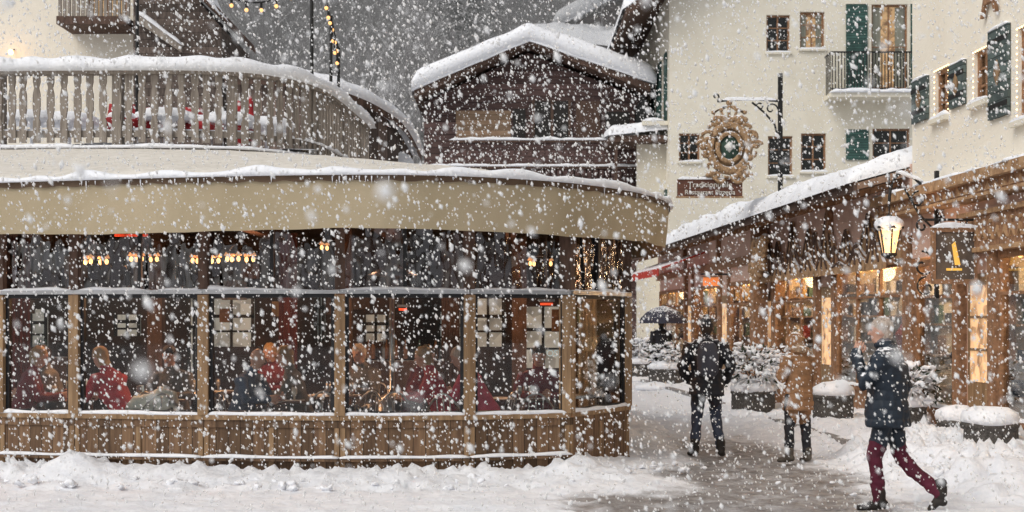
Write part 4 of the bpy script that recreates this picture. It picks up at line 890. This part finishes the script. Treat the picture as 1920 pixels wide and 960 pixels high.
strip(b,[hf.P(.08,0,2.88),hf.P(.66,0,2.88)],.1,.06); b.obj('board',sg)
g=grp('lit_projecting_sign'); b=MB(); q=W(1334,528,33); b.box(q.x-.19,q.x+.19,q.y,q.y+.1,q.z-.1,q.z+.1,ORNG); b.box(q.x-.22,q.x+.22,q.y-.01,q.y+.11,q.z+.1,q.z+.13,BROWN); b.box(q.x-.25,q.x+1.2,q.y+.1,q.y+.14,q.z+.16,q.z+.2,IRON); b.obj('box',g)
os_=grp('ornate_hanging_sign'); D=26.5; b=MB(); fr=Frame((0,D),(1,D)); X=lambda px:(px-960)/F*D; Z=lambda py:CH+(600-py)/F*D
b.fb(fr,X(1463)-.04,X(1463)+.04,-.04,.04,3.9,Z(138),IRON)
b.tube([fr.P(X(1463),0,Z(190))]+[fr.P(X(1463)+(X(1345)-X(1463))*i/10,0,Z(190)+.04*math.sin(i*.314)) for i in range(1,11)],.025,IRON,6)
b.tube(spiral(fr,(X(1342),Z(181)),0,.07,.02,-1.2,4.5),.018,IRON,5)
b.tube([fr.P(X(1460),0,Z(262)),fr.P(X(1452),0,Z(232)),fr.P(X(1432),0,Z(210)),fr.P(X(1410),0,Z(192))],.02,IRON,6)
b.tube(spiral(fr,(X(1446),Z(205)),0,.13,.02,0,6),.016,IRON,5); b.tube(spiral(fr,(X(1425),Z(200)),0,.08,.02,3,-3),.015,IRON,5)
strip(b,[fr.P(X(1355),0,Z(188)),fr.P(X(1455),0,Z(188))],.06,.05)
b.obj('iron_bracket',os_)
b=MB(); cx,cz=X(1367),Z(277)
def el(a,rx_,rz_): return fr.P(cx+rx_*math.cos(a),0,cz+rz_*math.sin(a))
b.tube([el(i*.3142,.37,.44) for i in range(21)],.085,GOLD,7)
b.tube([el(i*.3142,.23,.27)-Vector((0,.04,0)) for i in range(21)],.05,GOLD,6)
b.fpoly(fr,[(cx+.42*math.cos(i*.3142),cz+.5*math.sin(i*.3142)) for i in range(20)],-.06,-.03,GOLD)
b.fpoly(fr,[(cx+.2*math.cos(i*.3142),cz+.24*math.sin(i*.3142)) for i in range(20)],.01,.03,mat('sign_field',(.05,.09,.07),snow=.1))
b.fpoly(fr,[(cx-.1,cz+.02),(cx,cz-.1),(cx+.1,cz+.02),(cx,cz+.12)],.03,.05,mat('sign_mark_white',(.75,.75,.72)))
for q in(-1,1):
    for (dx,dz,r_,a0,a1) in((.42,.18,.15,2.5,-3.5),(.46,-.1,.14,1,7),(.36,-.38,.16,-1,-7),(.2,.48,.13,0,6),(.18,-.56,.13,3,9),(.3,.36,.1,0,6),(.53,.05,.08,0,6),(.28,-.55,.1,0,6)):
        pts=[fr.P(cx+q*(dx+(r_+(.03-r_)*i/16)*math.cos(a0+(a1-a0)*i/16)),.03,cz+dz+(r_+(.03-r_)*i/16)*math.sin(a0+(a1-a0)*i/16)) for i in range(17)]
        b.tube(pts,.05,GOLD,6,.03)
    for i in range(16):
        a=R.uniform(-1.4,1.4); rr=R.uniform(.34,.5); b.ball(fr.P(cx+q*rr*math.cos(a),.03,cz+rr*1.2*math.sin(a)),R.uniform(.04,.075),GOLD,7,5)
b.tube([fr.P(cx-.22+.044*i,.03,cz+.54+.03*math.sin(i)) for i in range(11)],.06,GOLD,6)
for i in range(5): 
    a=-.2+.1*i; b.tube([fr.P(cx+a,0,cz+.55),fr.P(cx+a*1.5,0,cz+.66+.05*(2-abs(i-2))),fr.P(cx+a*.4,0,cz+.8)],.032,GOLD,5); b.ball(fr.P(cx+a*1.5,0,cz+.68+.05*(2-abs(i-2))),.045,GOLD,7,5)
b.ball(fr.P(cx,0,cz+.86),.06,GOLD,8,6); b.tube([fr.P(cx,0,cz+.85),fr.P(cx,0,Z(190))],.012,IRON,4)
b.obj('carved_emblem',os_,True)
b=MB(); SB=mat('sign_board_wood',(.16,.07,.045),(.09,.04,.03),.6,5,(1,1,6)); b.fb(fr,X(1270),X(1392),-.04,.0,Z(368),Z(336),SB)
b.fb(fr,X(1268),X(1394),-.05,.015,Z(371),Z(368),GOLD); 
for a in(1300,1372): b.tube([fr.P(X(a),-.02,Z(336)),fr.P(cx+(X(a)-cx)*.4,-.02,cz-.5)],.01,IRON,4)
strip(b,[fr.P(X(1272),-.01,Z(336)),fr.P(X(1390),-.01,Z(336))],.07,.04); b.obj('name_board',os_)
WHT=mat('white_lettering',(.8,.78,.72))
text('Traditionnelle',.15,(X(1331),D-.012,Z(351)),0,WHT,os_,'lettering_top'); text('Restaurant Pizzeria',.125,(X(1331),D-.012,Z(364.5)),0,WHT,os_,'lettering_bottom')
# ================================================================= PLANTERS
def planter(px,py,D,r,h,shrub=0,name='round_planter'):
    q=W(px,py,D); z0=.10; g=grp(name); b=MB()
    b.lathe((q.x,q.y,z0),[(r*.92,0),(r,.04),(r*1.02,h*.5),(r,h-.06),(r*1.05,h-.05),(r*1.05,h),(r*.9,h)],STONE,22)
    b.obj('pot',g,True); s=MB(); 
    s.lathe((q.x,q.y,z0+h-.01),[(r*1.06,0),(r*1.1,.06),(r*1.02,.12),(r*.65,.18),(.02,.20)],SNOW,20)
    for i,v in enumerate(s.v): v=Vector(v); s.v[i]=tuple(v+noise.noise_vector(v*5)*.03)
    s.obj('snow_top',g,True)
    m=MB(); m.ball((q.x-r*.5,q.y-r*.7,.1),r*.9,SNOW,18,10,(1.5,.9,.36))
    for i,v in enumerate(m.v): v=Vector(v); m.v[i]=tuple(v+noise.noise_vector(v*6)*.06+noise.noise_vector(v*17)*.02)
    m.obj('drift',g,True)
    if shrub:
        f=MB(); rr=random.Random(int(px))
        for i in range(int(900*shrub)):
            d=Vector((rr.gauss(0,1),rr.gauss(0,1),rr.gauss(0,1))).normalized(); t=rr.uniform(.35,1)**.5*shrub*(.75+.6*noise.noise(d*2+Vector((px,0,0))))
            c=Vector((q.x,q.y,z0+h+shrub*.38))+Vector((d.x*t*.72,d.y*t*.72,d.z*t*.55)); 
            if c.z<z0+h: continue
            l=rr.uniform(.05,.11); dr=(d+Vector((rr.uniform(-.5,.5),rr.uniform(-.5,.5),rr.uniform(-.7,.3)))).normalized(); sdv=dr.cross(Vector((rr.uniform(-1,1),rr.uniform(-1,1),.3))).normalized()*l*.3
            f.add([c-dr*l*.3-sdv*.5,c+sdv,c+dr*l,c-sdv],[(0,1,2,3)],FOL)
            if rr.random()<(.28 if d.z>0 else .1):
                k0=len(f.v); f.ball(c+Vector((0,0,.02)),rr.uniform(.02,.07),SNOW,7,5,(1.4,1.2,.5))
                for w_ in range(k0,len(f.v)): v=Vector(f.v[w_]); f.v[w_]=tuple(v+noise.noise_vector(v*14)*.035)
        for i in range(10):
            a=rr.uniform(0,6.28); f.tube([(q.x,q.y,z0+h),(q.x+.3*shrub*math.cos(a),q.y+.3*shrub*math.sin(a),z0+h+shrub*.7)],.012,DARKV,4)
        f.obj('shrub',g,recalc=False)
planter(1858,862,15.5,.29,.46); planter(1792,822,17.6,.23,.34); planter(1562,792,21,.30,.48)
planter(1412,775,23.3,.36,.42,.9,'planter_with_shrub'); planter(1250,722,33,.42,.45,.72,'planter_with_shrub'); planter(1197,712,37,.4,.45,.8,'planter_with_shrub'); planter(1700,800,18.9,.26,.45,.7,'planter_with_shrub'); planter(1480,770,26,.3,.4,.7,'planter_with_shrub')
g=grp('window_box'); b=MB(); q=W(1445,760,24.2); b.box(q.x-.5,q.x+.6,q.y,q.y+.35,.1,.5,BROWN); strip(b,[(q.x-.5,q.y+.17,.5),(q.x+.6,q.y+.17,.5)],.36,.16); b.obj('box',g)
# ================================================================= HILL AND TREES
xs2=[-90+4*i for i in range(46)]; ys2=[58+4*i for i in range(40)]; V=[]
for y in ys2:
    for x in xs2: V.append((x,y,-1+(y-58)*.50+4*noise.noise(Vector((x,y,0))*.04)))
Fh=[(j*46+i,j*46+i+1,(j+1)*46+i+1,(j+1)*46+i) for j in range(39) for i in range(45)]
b=MB(); b.add(V,Fh,mat('hillside_snow',(.55,.55,.57),(.32,.32,.33),.9,.5,(1,1,1))); b.obj('hillside',None,True)
def bare(seed,H):
    rr=random.Random(seed); b=MB()
    def br(p,d,l,r,k):
        pts=[p]; q=p.copy(); dd=d.copy()
        for i in range(3):
            dd=(dd+Vector((rr.uniform(-.2,.2),rr.uniform(-.2,.2),rr.uniform(-.05,.12)))).normalized(); q=q+dd*l/3; pts.append(q.copy())
        b.tube(pts,r,TREEB,4 if k>1 else 6,r*.6)
        if k<5:
            for i in range(4 if k else 11):
                t=rr.uniform(.35,1) if k==0 else rr.uniform(.25,1); s=pts[min(3,int(t*3)+0)].lerp(pts[min(3,int(t*3)+1)],t*3%1) if t<1 else pts[3]
                a=rr.uniform(0,6.28); sp_=rr.uniform(.5,1.0); nd=(dd+Vector((math.cos(a)*sp_,math.sin(a)*sp_,rr.uniform(-.1,.4)))).normalized()
                if k>=3 and i>2: continue
                br(s,nd,l*rr.uniform(.42,.62),r*.45,k+1)
    br(Vector((0,0,0)),Vector((0,0,1)),H*.75,.16,0)
    return b
def conifer(seed,H):
    rr=random.Random(seed); b=MB(); b.tube([(0,0,0),(0,0,H)],.18,TREEB,6,.02); z=H*.1
    while z<H:
        rad=(1-z/H)*H*.22+.15; nbr=int(7+5*(1-z/H))
        for i in range(nbr):
            a=rr.uniform(0,6.28); l=rad*rr.uniform(.65,1.15); dx,dy=math.cos(a),math.sin(a); seg=5
            for s in range(seg):
                t0=s/seg; 
                for k in range(3):
                    t=t0+rr.uniform(0,1/seg); c=Vector((dx*l*t,dy*l*t,z-.35*l*t*t+rr.uniform(-.08,.08))); w=.22*(1.15-t)*rr.uniform(.7,1.3)+.06; le=rr.uniform(.22,.4)
                    sd=rr.choice((-1,1)); dv=Vector((dx*.8-dy*sd*.7,dy*.8+dx*sd*.7,-.45)).normalized(); u=Vector((-dv.y,dv.x,rr.uniform(-.3,.3)))
                    b.add([c,c+dv*le*.5+u*w*.35,c+dv*le,c+dv*le*.5-u*w*.35],[(0,1,2,3)],CONI)
        z+=H*.028
    return b
tm=[]
for s in(1,2,3,4):
    o=bare(s,R.uniform(10,13)).obj('tree_src',None,recalc=False); tm.append(o.data); bpy.data.objects.remove(o)
tc_=[]
for s in(5,6,7):
    o=conifer(s,13).obj('con_src',None,recalc=False); tc_.append(o.data); bpy.data.objects.remove(o)
fo=grp('forest_on_hillside')
def hz(x,y): return -1+(y-58)*.5+4*noise.noise(Vector((x,y,0))*.04)
def inst(me,x,y,s,name):
    o=bpy.data.objects.new(name,me); scene.collection.objects.link(o); o.location=(x,y,hz(x,y)-.3); o.scale=(s,s,s*R.uniform(.9,1.15)); o.rotation_euler=(0,0,R.uniform(0,6.28)); o.parent=fo
for i in range(150):
    y=R.uniform(62,125); k=R.uniform(-.30,.16); inst(R.choice(tm),k*y,y,R.uniform(.7,1.15),'bare_tree')
for i in range(110):
    y=R.uniform(85,140); k=R.uniform(-.30,.16); inst(R.choice(tc_),k*y,y,R.uniform(.6,1.1),'conifer')
for px,y,s in((850,66,1.2),(890,68,1.1),(815,70,1.0),(930,76,1.0)): inst(tc_[px%3],(px-960)/F*y,y,s,'conifer')
b=MB(); b.box(-60,60,53,150,-.5,60,None); fogm=bpy.data.materials.new('snow_haze'); fogm.use_nodes=True; nt=fogm.node_tree; nt.nodes.clear(); oo=nt.nodes.new('ShaderNodeOutputMaterial'); vs=nt.nodes.new('ShaderNodeVolumeScatter'); vs.inputs['Color'].default_value=(.96,.96,.97,1); vs.inputs['Density'].default_value=.024; nt.links.new(vs.outputs[0],oo.inputs['Volume'])
b.mats=[fogm]; b.obj('snow_haze')
# ================================================================= FALLING SNOW
rng=np.random.default_rng(4)
def flakes(N,y0,y1,pw):
    y=(y0**pw+(y1**pw-y0**pw)*rng.random(N))**(1/pw)
    x=(rng.random(N)*2-1)*(1.0+.47*y); z=rng.random(N)*(2.6+.30*y)
    return np.stack([x,y,z],1)
P=np.concatenate([flakes(900,.9,3,2.2),flakes(58000,2.5,15,2.7),flakes(46000,14,50,2.1)])
wy=np.interp(P[:,0],[a for a,_ in WP],[c for _,c in WP]); inp=(P[:,0]<1.6)&(P[:,1]>wy-.05)&(P[:,1]<21.5)&(P[:,2]<3.1)
fx=6.9-.05*P[:,1]
P=P[~inp&(P[:,0]<fx)]
P=P[~((P[:,0]<-2.3)&(P[:,1]>19)&(P[:,2]<4.2))]
N=len(P); r=np.clip(rng.lognormal(-5.12,.45,N),.0025,.018); r*=np.clip(.55+P[:,1]*.035,.5,1.5)
d=np.stack([.35+rng.normal(0,.25,N),rng.normal(0,.3,N),-np.ones(N)],1); d/=np.linalg.norm(d,axis=1)[:,None]
a=np.cross(d,[0,1,.1]); a/=np.linalg.norm(a,axis=1)[:,None]; c=np.cross(d,a); ln=rng.uniform(1.,2.2,N)
vs=np.stack([P+d*(r*ln)[:,None],P-d*(r*ln)[:,None],P+a*r[:,None],P-a*r[:,None],P+c*r[:,None],P-c*r[:,None]],1).reshape(-1,3)
base=np.array([[0,2,4],[0,4,3],[0,3,5],[0,5,2],[1,4,2],[1,3,4],[1,5,3],[1,2,5]])
fs=(base[None]+6*np.arange(N)[:,None,None]).reshape(-1,3)
me=bpy.data.meshes.new('falling_snow'); me.vertices.add(len(vs)); me.vertices.foreach_set('co',vs.ravel().astype(np.float32))
me.loops.add(fs.size); me.loops.foreach_set('vertex_index',fs.ravel().astype(np.int32)); me.polygons.add(len(fs)); me.polygons.foreach_set('loop_start',np.arange(0,fs.size,3,dtype=np.int32)); me.polygons.foreach_set('loop_total',np.full(len(fs),3,dtype=np.int32))
me.polygons.foreach_set('use_smooth',np.ones(len(fs),dtype=bool)); me.update(); me.validate()
fm=bpy.data.materials.new('snowflake'); fm.use_nodes=True; nt=fm.node_tree; nt.nodes.clear(); o_=nt.nodes.new('ShaderNodeOutputMaterial'); df=nt.nodes.new('ShaderNodeBsdfDiffuse'); df.inputs[0].default_value=(.95,.95,.95,1); tr=nt.nodes.new('ShaderNodeBsdfTranslucent'); tr.inputs[0].default_value=(.95,.95,.95,1); ms=nt.nodes.new('ShaderNodeMixShader'); ms.inputs[0].default_value=.45
nt.links.new(df.outputs[0],ms.inputs[1]); nt.links.new(tr.outputs[0],ms.inputs[2]); nt.links.new(ms.outputs[0],o_.inputs[0]); me.materials.append(fm)
o=bpy.data.objects.new('falling_snow',me); scene.collection.objects.link(o)
# ================================================================= LIGHT, CAMERA
w=bpy.data.worlds.new('World'); scene.world=w; w.use_nodes=True; nt=w.node_tree; bg=nt.nodes['Background']
sk=nt.nodes.new('ShaderNodeTexSky'); sk.sky_type='NISHITA'; sk.sun_disc=False; sk.sun_elevation=math.radians(46); sk.sun_rotation=math.radians(226); sk.air_density=1.0; sk.dust_density=3
hs_=nt.nodes.new('ShaderNodeHueSaturation'); hs_.inputs['Saturation'].default_value=.22
nt.links.new(sk.outputs[0],hs_.inputs['Color']); nt.links.new(hs_.outputs[0],bg.inputs[0]); bg.inputs[1].default_value=.13
l=bpy.data.lights.new('sun','SUN'); l.energy=1.15; l.angle=math.radians(35); l.color=(1,.94,.85); so=bpy.data.objects.new('sun',l); scene.collection.objects.link(so)
az_s=math.radians(226); e=math.radians(46); sd=Vector((math.sin(az_s)*math.cos(e),math.cos(az_s)*math.cos(e),math.sin(e))); so.rotation_euler=sd.to_track_quat('Z','Y').to_euler()
cam=bpy.data.cameras.new('camera'); co_=bpy.data.objects.new('camera',cam); scene.collection.objects.link(co_); co_.location=(0,0,CH); co_.rotation_euler=(math.pi/2,0,0)
cam.sensor_width=36; cam.lens=F/1920*36; cam.shift_y=.0625; cam.clip_end=1000; cam.dof.use_dof=True; cam.dof.focus_distance=15.5; cam.dof.aperture_fstop=2.8
scene.camera=co_
scene.view_settings.view_transform='Standard'; scene.view_settings.look='None'; scene.view_settings.exposure=0
